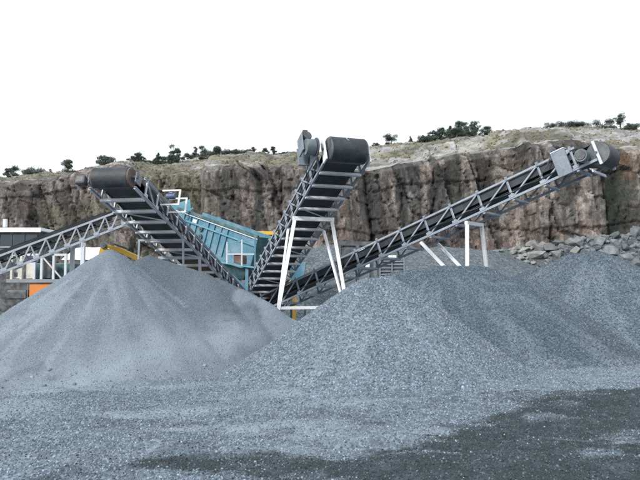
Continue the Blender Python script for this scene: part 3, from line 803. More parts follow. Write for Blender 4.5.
def poly(name, parent, verts, faces, mat, bevel=0.0, smooth=False):
    """mesh part given in world coordinates"""
    off = root_loc(parent)
    bm = bmesh.new(); vv = [bm.verts.new(Vector(v) - off) for v in verts]
    for f in faces: bm.faces.new([vv[i] for i in f])
    bmesh.ops.recalc_face_normals(bm, faces=bm.faces)
    if bevel: bmesh.ops.bevel(bm, geom=list(bm.edges), offset=bevel, segments=2, affect='EDGES', profile=0.5)
    me = bpy.data.meshes.new(name); bm.to_mesh(me); bm.free(); me.materials.append(M[mat])
    if smooth: me.polygons.foreach_set('use_smooth', [True] * len(me.polygons))
    return link(bpy.data.objects.new(name, me), parent)

BOXF = [(0, 1, 2, 3), (4, 7, 6, 5), (0, 4, 5, 1), (1, 5, 6, 2), (2, 6, 7, 3), (3, 7, 4, 0)]
def obox(name, parent, c, ax, ay, az, sx, sy, sz, mat, bevel=0.012):
    """box centred at c with axes"""
    c = Vector(c); ax = Vector(ax) * sx / 2; ay = Vector(ay) * sy / 2; az = Vector(az) * sz / 2
    v = [c - ax - ay - az, c + ax - ay - az, c + ax + ay - az, c - ax + ay - az, c - ax - ay + az, c + ax - ay + az, c + ax + ay + az, c - ax + ay + az]
    return poly(name, parent, v, BOXF, mat, bevel)

def drum(name, parent, c, axis, length, rad, mat, seg=28, crown=0.0, rim=0.0):
    """lathe about axis; crown swells the middle"""
    c = Vector(c); axis = Vector(axis).normalized(); u = axis.orthogonal().normalized(); v = axis.cross(u)
    prof = [(-length / 2, 0.001), (-length / 2, rad * 0.97), (-length / 2 + 0.02, rad)]
    for k in range(1, 6):
        f = k / 6; prof.append((-length / 2 + length * f, rad + crown * math.sin(math.pi * f)))
    prof += [(length / 2 - 0.02, rad), (length / 2, rad * 0.97), (length / 2, 0.001)]
    vs_, fs = [], []
    for (a, r) in prof:
        for k in range(seg):
            th = 2 * math.pi * k / seg
            vs_.append(c + axis * a + (u * math.cos(th) + v * math.sin(th)) * r)
    for i in range(len(prof) - 1):
        for k in range(seg):
            fs.append((i * seg + k, i * seg + (k + 1) % seg, (i + 1) * seg + (k + 1) % seg, (i + 1) * seg + k))
    o = poly(name, parent, vs_, fs, mat)
    me = o.data; me.polygons.foreach_set('use_smooth', [True] * len(me.polygons))
    try: me.set_sharp_from_angle(angle=R(40))
    except Exception: pass
    return o

UP = Vector((0, 0, 1))
def proj(p):
    v = (p - CAM); v.rotate(Matrix.Rotation(-PITCH, 3, 'X')); return 320 + FPX * v.x / v.y, 240 - FPX * v.z / v.y
def station(P, L, off, py):
    """distance along the belt where the underside stands at the surveyed height"""
    lo, hi_ = 0.0, L
    for _ in range(40):
        m_ = (lo + hi_) / 2
        if proj(P(m_, 0, off))[1] > py: lo = m_
        else: hi_ = m_
    return lo

def conveyor(label, head, tail, width, th, n, r, steel='steel', brace_flip=False, rollers='red', bracket=True, low=-0.30, skip_side=None, drum_len=None, cross='steel', chord_w=0.062, drum_mat='steel_dark', belt_rise=0.0):
    head = Vector(head); tail = Vector(tail)
    root = thing('belt_conveyor', label, 'conveyor', (tail.x, tail.y, 0), 'belt conveyors of the crushing plant')
    u = (head - tail); L = u.length; u.normalize()
    s = u.cross(UP).normalized()        # to the right when looking up the belt
    nrm = s.cross(u).normalized()
    hw = width / 2 + 0.10
    P = lambda a, b, c: tail + u * a + s * b + nrm * c
    aend = L - 0.05
    hi = low + th
    for sd_ in (-1, 1):
        bar('chord', root, P(-0.2, sd_ * hw, low), P(aend, sd_ * hw, low), chord_w, chord_w * 1.25, steel, 'channel', nrm)
        bar('chord', root, P(0.1, sd_ * hw, hi), P(aend - 0.5, sd_ * hw, hi), chord_w, chord_w * 1.1, steel, 'channel', nrm)
        for k in range(n + 1):
            a = 0.1 + (aend - 0.75) * k / n
            bar('post', root, P(a, sd_ * hw, low), P(a, sd_ * hw, hi), 0.06, 0.06, steel, 'angle', u)
            if k < n:
                a2 = 0.1 + (aend - 0.75) * (k + 1) / n
                q = (low, hi) if not brace_flip else (hi, low)
                bar('brace', root, P(a, sd_ * (hw + 0.004), q[0]), P(a2, sd_ * (hw + 0.004), q[1]), 0.045, 0.05, steel, 'angle', nrm)
            if k > 0:
                bar('gusset', root, P(a - 0.10, sd_ * (hw + 0.038), low + 0.07), P(a + 0.10, sd_ * (hw + 0.038), low + 0.07), 0.010, 0.11, steel, 'box', nrm)
            if bracket:
                bar('idler_bracket', root, P(a, sd_ * (hw + 0.01), hi - 0.02), P(a + 0.02, sd_ * (hw + 0.05), hi + 0.10), 0.06, 0.08, steel, 'box', u)
    for k in range(n + 1):
        a = 0.1 + (aend - 0.75) * k / n
        bar('cross_member', root, P(a, -hw, low - 0.06), P(a, hw, low - 0.06), 0.085, 0.085, cross, 'box', nrm)
        if k % 4 == 0 and k < n:
            a2 = 0.1 + (aend - 0.75) * (k + 1) / n
            bar('wind_brace', root, P(a, -hw, low - 0.02), P(a2, hw, low - 0.02), 0.04, 0.04, cross, 'angle', nrm)
        if k % 1 == 0:
            dd = drum('idler_roller', root, P(a + 0.25, 0, hi - 0.18), s, width * 0.9, 0.055, rollers, 10)
    for sd_ in (-1, 1):      # rubber skirting along the carrying run
        bar('side_skirt', root, P(0.6, sd_ * (hw - 0.07), hi - 0.17 + belt_rise), P(aend - 0.7, sd_ * (hw - 0.07), hi - 0.17 + belt_rise), 0.012, 0.26, 'belt', 'box', nrm)
    # belt: one closed loop round both drums, sagging between the idlers
    path = []
    rb = r + 0.018
    for k in range(13):                         # head wrap, from below to above
        th_ = -math.pi / 2 + math.pi * k / 12
        path.append((L + rb * math.cos(th_), rb * math.sin(th_)))
    upn = max(hi - 0.10, 0.05) + belt_rise
    for k in range(1, 25):
        f = k / 25; a = L * (1 - f); e = math.exp(-(L - a) / 0.55)
        path.append((a, upn + (rb - upn) * e))
    rt = 0.24
    for k in range(9):
        th_ = math.pi / 2 + math.pi * k / 8
        path.append((rt * math.cos(th_), rt * math.sin(th_) + 0.0))
    lo2 = low + 0.28
    for k in range(1, 25):
        f = k / 25; a = L * f; e = math.exp(-(L - a) / 0.5)
        path.append((a, lo2 + (-rb - lo2) * e))
    m = len(path); vs_ = []; wv = width / 2 - 0.05
    thk = 0.016
    cen = (L / 2, 0)
    for (a, c) in path:
        vs_ += [P(a, -wv, c), P(a, wv, c)]
    for i, (a, c) in enumerate(path):      # inner skin gives the belt its thickness
        pa = path[i - 1]; pb = path[(i + 1) % m]
        tx, tz = pb[0] - pa[0], pb[1] - pa[1]; l = math.hypot(tx, tz) or 1
        vs_ += [P(a - tz / l * thk, -wv, c + tx / l * thk), P(a - tz / l * thk, wv, c + tx / l * thk)]
    fs = []
    for i in range(m):
        j = (i + 1) % m; o_ = 2 * m
        fs += [(2 * i, 2 * i + 1, 2 * j + 1, 2 * j), (o_ + 2 * i, o_ + 2 * j, o_ + 2 * j + 1, o_ + 2 * i + 1),
               (2 * i, 2 * j, o_ + 2 * j, o_ + 2 * i), (2 * i + 1, o_ + 2 * i + 1, o_ + 2 * j + 1, 2 * j + 1)]
    bl = poly('belt', root, vs_, fs, 'belt')
    bl.data.polygons.foreach_set('use_smooth', [True] * len(bl.data.polygons))
    bl.data.set_sharp_from_angle(angle=R(45))
    dl = drum_len or width
    hd = drum('head_drum', root, head, s, dl, r, drum_mat, 32, 0.012)
    drum('shaft', root, head, s, dl + 0.34, 0.05, 'steel_dark', 12)
    drum('tail_drum', root, tail, s, width, 0.21, 'rust', 20)
    return root, P, L, u, s, nrm, hw, low, hi

def cable(root, pts, r=0.016, sag=0.06, name='cable'):
    """slack power cable clipped along the frame"""
    path = []
    for p, q in zip(pts[:-1], pts[1:]):
        for k in range(5):
            f = k / 5; path.append(Vector(p).lerp(Vector(q), f) - UP * sag * 4 * f * (1 - f))
    path.append(Vector(pts[-1])); vs_, fs = [], []
    for i, p in enumerate(path):
        d = (path[min(i + 1, len(path) - 1)] - path[max(i - 1, 0)]).normalized(); a = d.orthogonal().normalized(); b = d.cross(a)
        for k in range(5): vs_.append(p + (a * math.cos(k * 1.2566) + b * math.sin(k * 1.2566)) * r)
    for i in range(len(path) - 1):
        for k in range(5): fs.append((5 * i + k, 5 * i + (k + 1) % 5, 5 * i + 5 + (k + 1) % 5, 5 * i + 5 + k))
    return poly(name, root, vs_, fs, 'black', smooth=True)

# head/tail positions, metres
LEFT_HEAD, LEFT_TAIL = W(113, 178, 17.2), W(234, 300, 28.5)
MID_HEAD, MID_TAIL = W(346, 151, 19.5), W(254, 303, 31)
RIGHT_HEAD, RIGHT_TAIL = W(603, 156, 20.0), W(272, 306, 29.5)
FEED_HEAD, FEED_TAIL = W(131, 211, 25.5), W(-60, 283, 21.5)

# --- left conveyor
root, P, L, u, s, nrm, hw, low, hi = conveyor('grey lattice conveyor rising to the left, its drum above the tall pale heap', LEFT_HEAD, LEFT_TAIL, 1.10, 0.52, 14, 0.27, low=-0.28, bracket=False, steel='steel_light', cross='galv', drum_mat='rust')
for sd_ in (-1, 1):
    obox('bearing_plate', root, P(L - 0.12, sd_ * (hw + 0.03), 0.0), u, s, nrm, 0.34, 0.03, 0.30, 'steel_mid')
obox('motor', root, P(L - 0.02, hw + 0.26, -0.05), u, s, nrm, 0.26, 0.30, 0.26, 'black', 0.06)
mo = drum('drive_motor', root, P(L - 1.75, -hw - 0.30, 0.25), s, 0.26, 0.085, 'blue', 16)
obox('motor_cover', mo, P(L - 1.75, -hw - 0.30, 0.35), u, s, nrm, 0.14, 0.12, 0.07, 'blue')
for q in ((-0.28, 0.05), (0.28, 0.05), (-0.28, 0.50), (0.28, 0.50)):
    bar('guard_rail', root, P(L - 1.95 + q[0], -hw - 0.05, q[1] - 0.1), P(L - 1.95 + q[0], -hw - 0.62, q[1] - 0.1), 0.045, 0.045, 'white')
for q in (-0.28, 0.28):
    bar('guard_rail', root, P(L - 1.95 + q, -hw - 0.6, -0.05), P(L - 1.95 + q, -hw - 0.6, 0.42), 0.045, 0.045, 'white')
cable(root, [P(L * f, -hw - 0.06, low + 0.15) for f in np.linspace(0.1, 0.86, 10)])
# its grey portal frame
def portal(label, a, P, hw, low, splay, mat, root_name, foot=0.0, beam_ext=0.12, back=None, size=0.10, bottom_bar=None, group='trestles carrying the conveyors', lean=0.0, u=None):
    p0 = P(a, -hw - beam_ext, low - 0.13); p1 = P(a, hw + beam_ext, low - 0.13)
    c = (p0 + p1) / 2
    t = thing(root_name, label, 'trestle', (c.x, c.y, foot), group)
    bar('beam', t, p0, p1, size, size * 1.1, mat)
    side = (p1 - p0).normalized(); side.z = 0
    feet = []
    for sg, p in ((-1, p0), (1, p1)):
        pin = p - side * sg * (size / 2 + 0.0)
        ft = Vector((p.x, p.y, foot)) + side * sg * (splay if not isinstance(splay, tuple) else splay[0 if sg < 0 else 1]) + (u * lean if u else Vector())
        feet.append((pin, ft))
        bar('leg', t, pin - UP * size * 0.56, ft, size, size, mat)
        obox('foot_plate', t, ft + UP * 0.01, (1, 0, 0), (0, 1, 0), UP, 0.3, 0.3, 0.02, mat)
    if bottom_bar:
        f = bottom_bar
        q = [pin.lerp(ft, f) for pin, ft in feet]
        bar('tie_bar', t, q[0], q[1], size * 0.8, size * 0.8, mat)
    if back:
        for (pin, ft), sg in zip(feet, (-1, 1)):
            top_ = P(a + back[0], sg * hw, low - 0.06); end = pin.lerp(ft, back[1])
            bar('strut', t, top_, end, size * 0.7, size * 0.7, mat)
    return t
portal('grey steel portal frame under the left conveyor', L * 0.56, P, hw, low, 0.05, 'steel', 'support_trestle', size=0.09)
portal('slim grey portal frame under the left conveyor nearer its drum', L * 0.70, P, hw, low, 0.05, 'steel', 'support_trestle', size=0.06)

# --- middle conveyor
root, P, L, u, s, nrm, hw, low, hi = conveyor('tall steel conveyor in the middle rising towards the viewer with wide black drum', MID_HEAD, MID_TAIL, 1.20, 0.58, 16, 0.39, low=-0.34, steel='steel', cross='galv', brace_flip=True)
for sd_ in (-1, 1):
    obox('bearing_plate', root, P(L - 0.02, sd_ * (hw + 0.02), 0.02), u, s, nrm, 0.30, 0.05, 0.86, 'white')
dm = obox('drive_plate', root, P(L - 0.55, hw + 0.22, 0.10), u, s, nrm, 0.9, 0.06, 0.55, 'steel')
gb_ = drum('gearbox', root, P(L - 0.10, hw + 0.42, 0.12), s, 0.30, 0.25, 'motor', 20)
drum('flange', gb_, P(L - 0.10, hw + 0.23, 0.12), s, 0.05, 0.30, 'steel_dark', 20)
mt = drum('drive_motor', root, P(L - 0.42, hw + 0.42, 0.62), u, 0.50, 0.13, 'steel_dark', 16)
for k in range(5):
    drum('cooling_fin', mt, P(L - 0.62 + 0.1 * k, hw + 0.42, 0.62), u, 0.02, 0.15, 'steel_dark', 16)
obox('terminal_box', mt, P(L - 0.40, hw + 0.42, 0.85), u, s, nrm, 0.2, 0.16, 0.10, 'rust')
obox('motor_bracket', root, P(L - 0.35, hw + 0.62, 0.34), u, s, nrm, 0.45, 0.05, 0.60, 'steel_mid')
obox('motor_bracket', root, P(L - 0.80, hw + 0.40, 0.20), u, s, nrm, 0.06, 0.42, 0.6, 'steel_mid')
cable(root, [P(L * f, hw + 0.06, low + 0.2) for f in np.linspace(0.1, 0.95, 11)])
cable(root, [P(L - 0.5, hw + 0.2, 0.55), P(L - 0.9, hw + 0.35, -0.25), P(L - 1.5, hw + 0.08, low + 0.1)], 0.02, 0.12, 'power_cable')
# chalk scrawl on the belt over the drum
def chalk(pts, name='chalk_mark'):
    a0 = R(18); vv = []; fs = []
    for i, (b, an) in enumerate(pts):
        th_ = a0 + an; rr = 0.416
        for db in (-0.012, 0.012):
            vv.append(P(L + rr * math.cos(th_), b + db, rr * math.sin(th_)))
    for i in range(len(pts) - 1): fs.append((2 * i, 2 * i + 1, 2 * i + 3, 2 * i + 2))
    poly(name, root, vv, fs, 'steel_light')
chalk([(0.02, 0.62), (0.04, 0.5), (0.03, 0.38), (0.06, 0.30), (0.09, 0.24), (0.07, 0.10), (0.02, 0.0), (0.08, -0.03)])
a_ = station(P, L, low - 0.13, 219)
t = portal('white A-frame trestle under the middle conveyor', a_, P, hw, low, 0.72, 'white', 'support_trestle', size=0.125, beam_ext=0.06, bottom_bar=0.72)
for sg in (-1, 1):
    bar('strut', t, P(a_ - 0.9, sg * (hw - 0.02), low - 0.12), P(a_, sg * (hw + 0.62), low) * 1 - UP * (P(a_, 0, low).z - 0.75), 0.08, 0.08, 'white')

# --- right conveyor
root, P, L, u, s, nrm, hw, low, hi = conveyor('long grey lattice conveyor rising to the right across the cliff', RIGHT_HEAD, RIGHT_TAIL, 1.05, 0.66, 13, 0.36, low=-0.20, steel='steel', cross='steel')
obox('drive_guard', root, P(L - 1.05, hw + 0.10, 0.14), u, s, nrm, 0.46, 0.10, 0.84, 'steel_mid')
obox('drive_guard', root, P(L - 1.05, hw + 0.0, 0.585), u, s, nrm, 0.46, 0.30, 0.04, 'galv')
gm = drum('drive_motor', root, P(L - 1.25, hw - 0.10, 0.72), s, 0.30, 0.11, 'steel_dark', 16)
gb_ = drum('gearbox', root, P(L - 0.38, hw + 0.20, 0.05), s, 0.30, 0.20, 'motor', 18)
drum('flange', gb_, P(L - 0.38, hw + 0.36, 0.05), s, 0.03, 0.15, 'steel_dark', 18)
for sd_ in (-1, 1):
    obox('bearing_plate', root, P(L + 0.02, sd_ * (hw + 0.04), 0.0), u, s, nrm, 0.09, 0.05, 0.80, 'steel_light')
obox('scraper', root, P(L - 0.30, 0, -0.47), u, s, nrm, 0.05, width_ := 1.3, 0.10, 'steel_light')
a_ = station(P, L, low - 0.13, 224)
cable(root, [P(L * f, hw + 0.06, low + 0.22) for f in np.linspace(0.1, 0.92, 12)])
cable(root, [P(L - 1.2, hw + 0.1, 0.65), P(L - 1.6, hw + 0.16, 0.2), P(L - 2.0, hw + 0.07, low + 0.22)], 0.02, 0.1, 'power_cable')
t = portal('white A-frame trestle under the right conveyor', a_, P, hw, low, (0.85, 0.05), 'white', 'support_trestle', size=0.115, beam_ext=0.0)
zt = P(a_, 0, low).z
for sg in (-1, 1):
    q = P(a_, sg * hw, low); q.z = 1.9
    bar('strut', t, P(a_ - 1.95, sg * hw, low - 0.10), q + u * -0.05, 0.10, 0.10, 'white')

# --- feed conveyor, far left
root, P, L, u, s, nrm, hw, low, hi = conveyor('long lattice conveyor entering from the left edge, lower and farther back', FEED_HEAD, FEED_TAIL, 0.95, 0.56, 11, 0.24, bracket=False, belt_rise=0.16, low=-0.38, steel='steel_light', cross='steel', rollers='steel_dark')
portal('slim grey post trestle under the far left conveyor', L * 0.655, P, hw, low, 0.0, 'steel_light', 'support_trestle', size=0.14)

# ------------------------------------------------------------------ teal screening box
scr0 = W(178, 222, 31.5); scr1 = W(258, 250, 29.0)
root = thing('screening_box', 'teal vibrating screen box on teal legs behind the left conveyor', 'screen', (scr1.x - 1.5, scr1.y + 1, 0))
eu = (W(258, 237, 29.0) - W(182, 210, 31.5)); SL = eu.length; eu.normalize()
ev = Vector((-eu.y, eu.x, 0)).normalized()        # pointing away
ew = eu.cross(ev); ew = ew if ew.z > 0 else -ew
A0 = W(182, 210, 31.5)
Q = lambda a, b, c: A0 + eu * a + ev * b + ew * c
D = 1.7
for b in (0, D):
    poly('side_plate', root, [Q(-0.2, b, 0), Q(SL, b, 0), Q(SL, b, -1.35), Q(SL - 0.5, b, -1.62), Q(0.8, b, -1.9), Q(-0.2, b, -1.4),
                              Q(-0.2, b + .05, 0), Q(SL, b + .05, 0), Q(SL, b + .05, -1.35), Q(SL - 0.5, b + .05, -1.62), Q(0.8, b + .05, -1.9), Q(-0.2, b + .05, -1.4)],
         [(0, 1, 2, 3, 4, 5), (11, 10, 9, 8, 7, 6)] + [(i, (i + 1) % 6, (i + 1) % 6 + 6, i + 6) for i in range(6)], 'teal')
poly('end_plate', root, [Q(SL, 0.05, 0), Q(SL, D, 0), Q(SL, D, -1.3), Q(SL, 0.05, -1.3), Q(SL - .05, 0.05, 0), Q(SL - .05, D, 0), Q(SL - .05, D, -1.3), Q(SL - .05, 0.05, -1.3)], BOXF, 'teal_dark')
for c, w_ in ((0.02, 0.13), (-0.42, 0.07)):
    bar('rail', root, Q(-0.3, -0.05, c), Q(SL + 0.05, -0.05, c), 0.12, w_, 'teal_dark' if c > 0 else 'teal_light', 'box', ew)
bar('edge_strip', root, Q(-0.3, -0.06, -0.10), Q(SL + 0.05, -0.06, -0.10), 0.05, 0.045, 'steel_light', 'box', ew)
for k, a in enumerate((0.3, 0.75, 1.2, 1.95, 2.35, 2.8, 3.2)):
    bar('stiffener', root, Q(a, -0.035, -0.1), Q(a, -0.035, -1.45), 0.07, 0.06, 'teal', 'box', eu)
for k in range(3):
    c0 = Q(1.55 + 0.07 * k, -0.05, -0.55 - 0.36 * k)
    pb = drum('bearing', root, c0, ev, 0.10, 0.125, 'teal_dark', 18)
    drum('bearing_cap', pb, c0 - ev * 0.06, ev, 0.05, 0.06, 'black', 12)
obox('label_plate', root, Q(1.05, -0.045, -0.30), eu, ev, ew, 0.26, 0.02, 0.16, 'white', 0.004)
hopper_lid = poly('feed_plate', root, [W(169, 206, 31.6), W(190, 199, 31.6), W(191, 212, 31.6), W(178, 212, 31.6), W(169, 206, 31.7), W(190, 199, 31.7), W(191, 212, 31.7), W(178, 212, 31.7)], BOXF, 'teal_light')
# belly chute under the box
poly('chute', root, [Q(1.5, 0.05, -1.60), Q(SL - 0.1, 0.05, -1.36), Q(SL - 0.1, D, -1.36), Q(1.5, D, -1.60),
                     Q(2.2, 0.55, -2.5), Q(SL - 0.6, 0.55, -2.25), Q(SL - 0.6, D - .3, -2.25), Q(2.2, D - .3, -2.5)],
     [(3, 2, 1, 0), (4, 5, 6, 7), (0, 1, 5, 4), (1, 2, 6, 5), (2, 3, 7, 6), (3, 0, 4, 7)], 'teal_dark', 0.05)
# walkway with handrail on the near side
wk0, wk1 = W(212, 261, 28.6), W(258, 268, 28.0)
wk = obox('walkway', root, (wk0 + wk1) / 2, (wk1 - wk0).normalized(), ev, (wk1 - wk0).normalized().cross(ev), (wk1 - wk0).length, 0.5, 0.06, 'teal_light')
for f, top_ in ((0.40, 0.95), (0.72, 1.15), (1.0, 1.35)):
    q = wk0.lerp(wk1, f) - ev * 0.22
    bar('handrail_post', root, q, q + UP * top_, 0.06, 0.06, 'steel_light' if f < 1 else 'teal')
for f in (0.45, 0.95):
    a_ = wk0.lerp(wk1, 0.40) - ev * 0.22; b_ = wk1 - ev * 0.22
    bar('handrail', root, a_ + UP * 0.93 * f, b_ + UP * (1.33 * f), 0.05, 0.05, 'steel_light' if f < .9 else 'teal')
obox('drive_motor', root, wk0.lerp(wk1, 0.62) + UP * 0.27, (wk1 - wk0).normalized(), ev, UP, 0.42, 0.35, 0.40, 'rust', 0.04)
for (px_, d_) in ((247, 28.1), (256, 30.0), (205, 31.0)):
    q = W(px_, 266, d_); bar('leg', root, (q.x, q.y, 0), q, 0.13, 0.13, 'teal')
bar('leg_brace', root, W(216, 262, 28.3), W(250, 291, 28.3), 0.11, 0.11, 'teal')
bar('leg_brace', root, W(176, 218, 31.0), W(193, 208, 31.0), 0.06, 0.06, 'teal_light')
# teal discharge chute to the right of the middle conveyor
root = thing('discharge_chute', 'small teal chute seen between the middle conveyor and its white trestle', 'chute', (W(296, 285, 31).x, 31, 0))
c0 = W(289, 262, 31); c1 = W(306, 262, 31); c2 = W(303, 284, 31); c3 = W(292, 284, 31)
dv = Vector((0, 0.9, 0))
poly('body', root, [c0, c1, c2, c3, c0 + dv, c1 + dv, c2 + dv, c3 + dv], BOXF, 'teal', 0.02)
for q in (W(291, 284, 31), W(305, 284, 31)):
    bar('leg', root, (q.x, 31.4, 0), (q.x, 31.4, q.z + 0.1), 0.1, 0.1, 'teal_dark')

# ------------------------------------------------------------------ yellow feeder hopper behind
root = thing('feed_hopper', 'yellow feed hopper half hidden behind the middle conveyor', 'hopper', (W(280, 285, 36).x, 36, 0))
a = W(258, 234, 35.5); b = W(282, 236, 35.5)
z1 = a.z; z0 = z1 - 1.3; x0, x1 = a.x, W(304, 236, 35.5).x
poly('bin', root, [(x0, 35.2, z1), (x1, 35.2, z1), (x1, 38, z1), (x0, 38, z1), (x0 + .7, 36.0, z0), (x1 - .7, 36.0, z0), (x1 - .7, 37.4, z0), (x0 + .7, 37.4, z0)],
     [(0, 1, 5, 4), (1, 2, 6, 5), (2, 3, 7, 6), (3, 0, 4, 7), (4, 5, 6, 7)], 'yellow')
for (p, q) in (((x0, 35.2), (x1, 35.2)), ((x1, 35.2), (x1, 38)), ((x1, 38), (x0, 38)), ((x0, 38), (x0, 35.2))):
    bar('rim', root, (*p, z1 + .03), (*q, z1 + .03), 0.16, 0.20, 'yellow')
for p in ((x0 + .6, 36), (x1 - .6, 36), (x0 + .6, 37.4), (x1 - .6, 37.4)):
    bar('leg', root, (*p, 0), (*p, z0 + .2), 0.18, 0.18, 'yellow')
bar('leg_brace', root, (x1 - .6, 35.9, z0), (x0 + 1.6, 35.9, 1.6), 0.16, 0.16, 'yellow')

# ------------------------------------------------------------------ machines on the left
# crusher unit on tracks with cream panels and an orange engine cover
root = thing('crusher_unit', 'tracked crusher with orange engine cover and cream panels below the far left conveyor', 'crusher', (-12.5, 29.5, 0))
X0, X1 = W(6, 281, 29).x, W(66, 281, 29).x; zd = W(20, 281, 29).z; zt = W(20, 258, 29).z
obox('deck', root, ((X0 + X1) / 2, 30, zd), (1, 0, 0), (0, 1, 0), UP, X1 - X0, 2.0, 0.16, 'grey_panel')
for k, f in enumerate((0.08, 0.24, 0.46, 0.58, 0.78, 0.98)):
    xx = X0 + (X1 - X0) * f
    bar('post', root, (xx, 29.05, zd + .08), (xx, 29.05, zt + .1), 0.10, 0.10, 'cream' if k < 2 else 'steel_light')
bar('top_rail', root, (X0, 29.05, zt + .15), (X1, 29.05, zt + .15), 0.10, 0.10, 'steel_light')
obox('side_panel', root, (X0 + 0.42, 29.2, (zd + zt) / 2 + .05), (1, 0, 0), (0, 1, 0), UP, 0.55, 0.06, zt - zd - .12, 'cream')
obox('side_panel', root, (X0 + 0.98, 29.2, (zd + zt) / 2 + .05), (1, 0, 0), (0, 1, 0), UP, 0.34, 0.06, zt - zd - .12, 'cream')
for dz in (-0.22, 0.12):
    obox('panel_vent', root, (X0 + 0.36, 29.155, (zd + zt) / 2 + dz), (1, 0, 0), (0, 1, 0), UP, 0.14, 0.02, 0.2, 'steel_dark', 0.004)
obox('crusher_box', root, ((X0 + X1) / 2 + .3, 30.4, (zd + zt) / 2 - .05), (1, 0, 0), (0, 1, 0), UP, 2.0, 1.0, zt - zd - .3, 'teal_dark', 0.05)
drum('flywheel', root, ((X0 + X1) / 2 + .35, 29.55, (zd + zt) / 2), (0, 1, 0), 0.16, 0.40, 'steel_dark', 24)
bar('diagonal', root, (X0 + 1.65, 29.05, zt), (X0 + 2.5, 29.05, zd + .1), 0.06, 0.06, 'cream')
ec = obox('engine_cover', root, (W(38, 292, 29).x + .10, 29.6, zd - .60), (1, 0, 0), (0, 1, 0), UP, 1.12, 1.0, 1.0, 'orange', 0.03)
obox('handle', ec, (W(38, 292, 29).x - .12, 29.085, zd - .62), (1, 0, 0), (0, 1, 0), UP, 0.12, 0.03, 0.04, 'steel_dark', 0.006)
obox('hinge_post', ec, (W(38, 292, 29).x - .50, 29.08, zd - .60), (1, 0, 0), (0, 1, 0), UP, 0.06, 0.04, 1.0, 'steel_dark', 0.006)
obox('engine_cover', root, (W(60, 292, 29).x + .05, 29.6, zd - .60), (1, 0, 0), (0, 1, 0), UP, 0.75, 0.95, 1.0, 'rust', 0.03)
obox('fuel_tank', root, (W(16, 292, 29).x, 29.5, zd - .62), (1, 0, 0), (0, 1, 0), UP, 0.9, 0.9, 0.42, 'steel_dark', 0.06)
for yy in (29.0, 31.2):       # crawler track: a rounded loop with pads
    xa, xb, r_ = X0 + 0.1, X1 + 0.6, 0.42
    pts = [(xb + r_ * math.cos(t), r_ + .02 + r_ * math.sin(t)) for t in np.linspace(-math.pi / 2, math.pi / 2, 9)] + [(xa + r_ * math.cos(t), r_ + .02 + r_ * math.sin(t)) for t in np.linspace(math.pi / 2, 1.5 * math.pi, 9)]
    n_ = len(pts)
    tr = poly('track', root, [(x, yy, z) for x, z in pts] + [(x, yy + .45, z) for x, z in pts],
         [tuple(range(n_)), tuple(range(2 * n_ - 1, n_ - 1, -1))] + [(i, (i + 1) % n_, (i + 1) % n_ + n_, i + n_) for i in range(n_)], 'black')
    for k in range(6):
        drum('track_wheel', tr, (xa + (xb - xa) * k / 5, yy - .02, .44), (0, 1, 0), 0.08, 0.24, 'steel_dark', 16)

# loader bucket / dark machine at the frame edge
root = thing('wheel_loader', 'dark wheeled machine partly cut off by the left edge below the conveyor', 'loader', (-14.2, 27.0, 0))
for xx in (-15.6, -13.1):
    for yy in (26.5, 28.3):
        wh = drum('wheel', root, (xx, yy, 0.62), (0, 1, 0), 0.42, 0.62, 'black', 28)
        drum('rim', wh, (xx, yy - .20, 0.62), (0, 1, 0), 0.06, 0.32, 'steel_dark', 20)
poly('chassis', root, [(-16.5, 26.8, .5), (-12.6, 26.8, .5), (-12.6, 28.0, .5), (-16.5, 28.0, .5), (-16.5, 26.8, 1.25), (-12.9, 26.8, 1.05), (-12.9, 28.0, 1.05), (-16.5, 28.0, 1.25)], BOXF, 'steel_dark', 0.04)
poly('hood', root, [(-15.6, 26.9, 1.24), (-13.5, 26.9, 1.1), (-13.5, 27.9, 1.1), (-15.6, 27.9, 1.24), (-15.5, 27.0, 1.75), (-13.9, 27.0, 1.50), (-13.9, 27.8, 1.50), (-15.5, 27.8, 1.75)], BOXF, 'grey_panel', 0.05)
poly('cab', root, [(-17.2, 26.9, 1.25), (-15.7, 26.9, 1.25), (-15.7, 27.9, 1.25), (-17.2, 27.9, 1.25), (-17.0, 27.0, 2.6), (-15.9, 27.0, 2.6), (-15.9, 27.8, 2.6), (-17.0, 27.8, 2.6)], BOXF, 'glass', 0.04)

# site cabin with white roof, far left
root = thing('site_cabin', 'dark glazed site cabin with white roof edge at the left below the cliff', 'cabin', (W(12, 285, 37).x, 38, 0))
xa, xb = W(-12, 240, 37).x, W(38, 240, 37).x; zr = W(12, 231, 37).z; zb = 0
obox('wall', root, ((xa + xb) / 2, 38.2, zr / 2), (1, 0, 0), (0, 1, 0), UP, xb - xa, 2.4, zr, 'black', 0.02)
rf = obox('roof', root, ((xa + xb) / 2 + .05, 38.2, zr + .09), (1, 0, 0), (0, 1, 0), UP, xb - xa + .35, 2.75, 0.18, 'white', 0.03)
obox('roof_fascia', rf, ((xa + xb) / 2 + .05, 36.80, zr - .02), (1, 0, 0), (0, 1, 0), UP, xb - xa + .37, 0.05, 0.12, 'white', 0.01)
for k in range(4):
    xx = xa + (xb - xa) * (k + .5) / 4
    wd = obox('window', root, (xx, 36.985, zr - .55), (1, 0, 0), (0, 1, 0), UP, (xb - xa) / 4 - .06, 0.04, 0.72, 'glass', 0.01)
    obox('sill', wd, (xx, 36.96, zr - .94), (1, 0, 0), (0, 1, 0), UP, (xb - xa) / 4 - .04, 0.08, 0.05, 'steel_light', 0.01)
drum('lamp', root, (W(6, 224, 37).x, 36.9, zr + .45), UP, 0.45, 0.12, 'white', 14)
bar('lamp_arm', root, (W(6, 224, 37).x, 36.9, zr + .15), (W(6, 224, 37).x, 36.9, zr + .3), 0.07, 0.07, 'white')

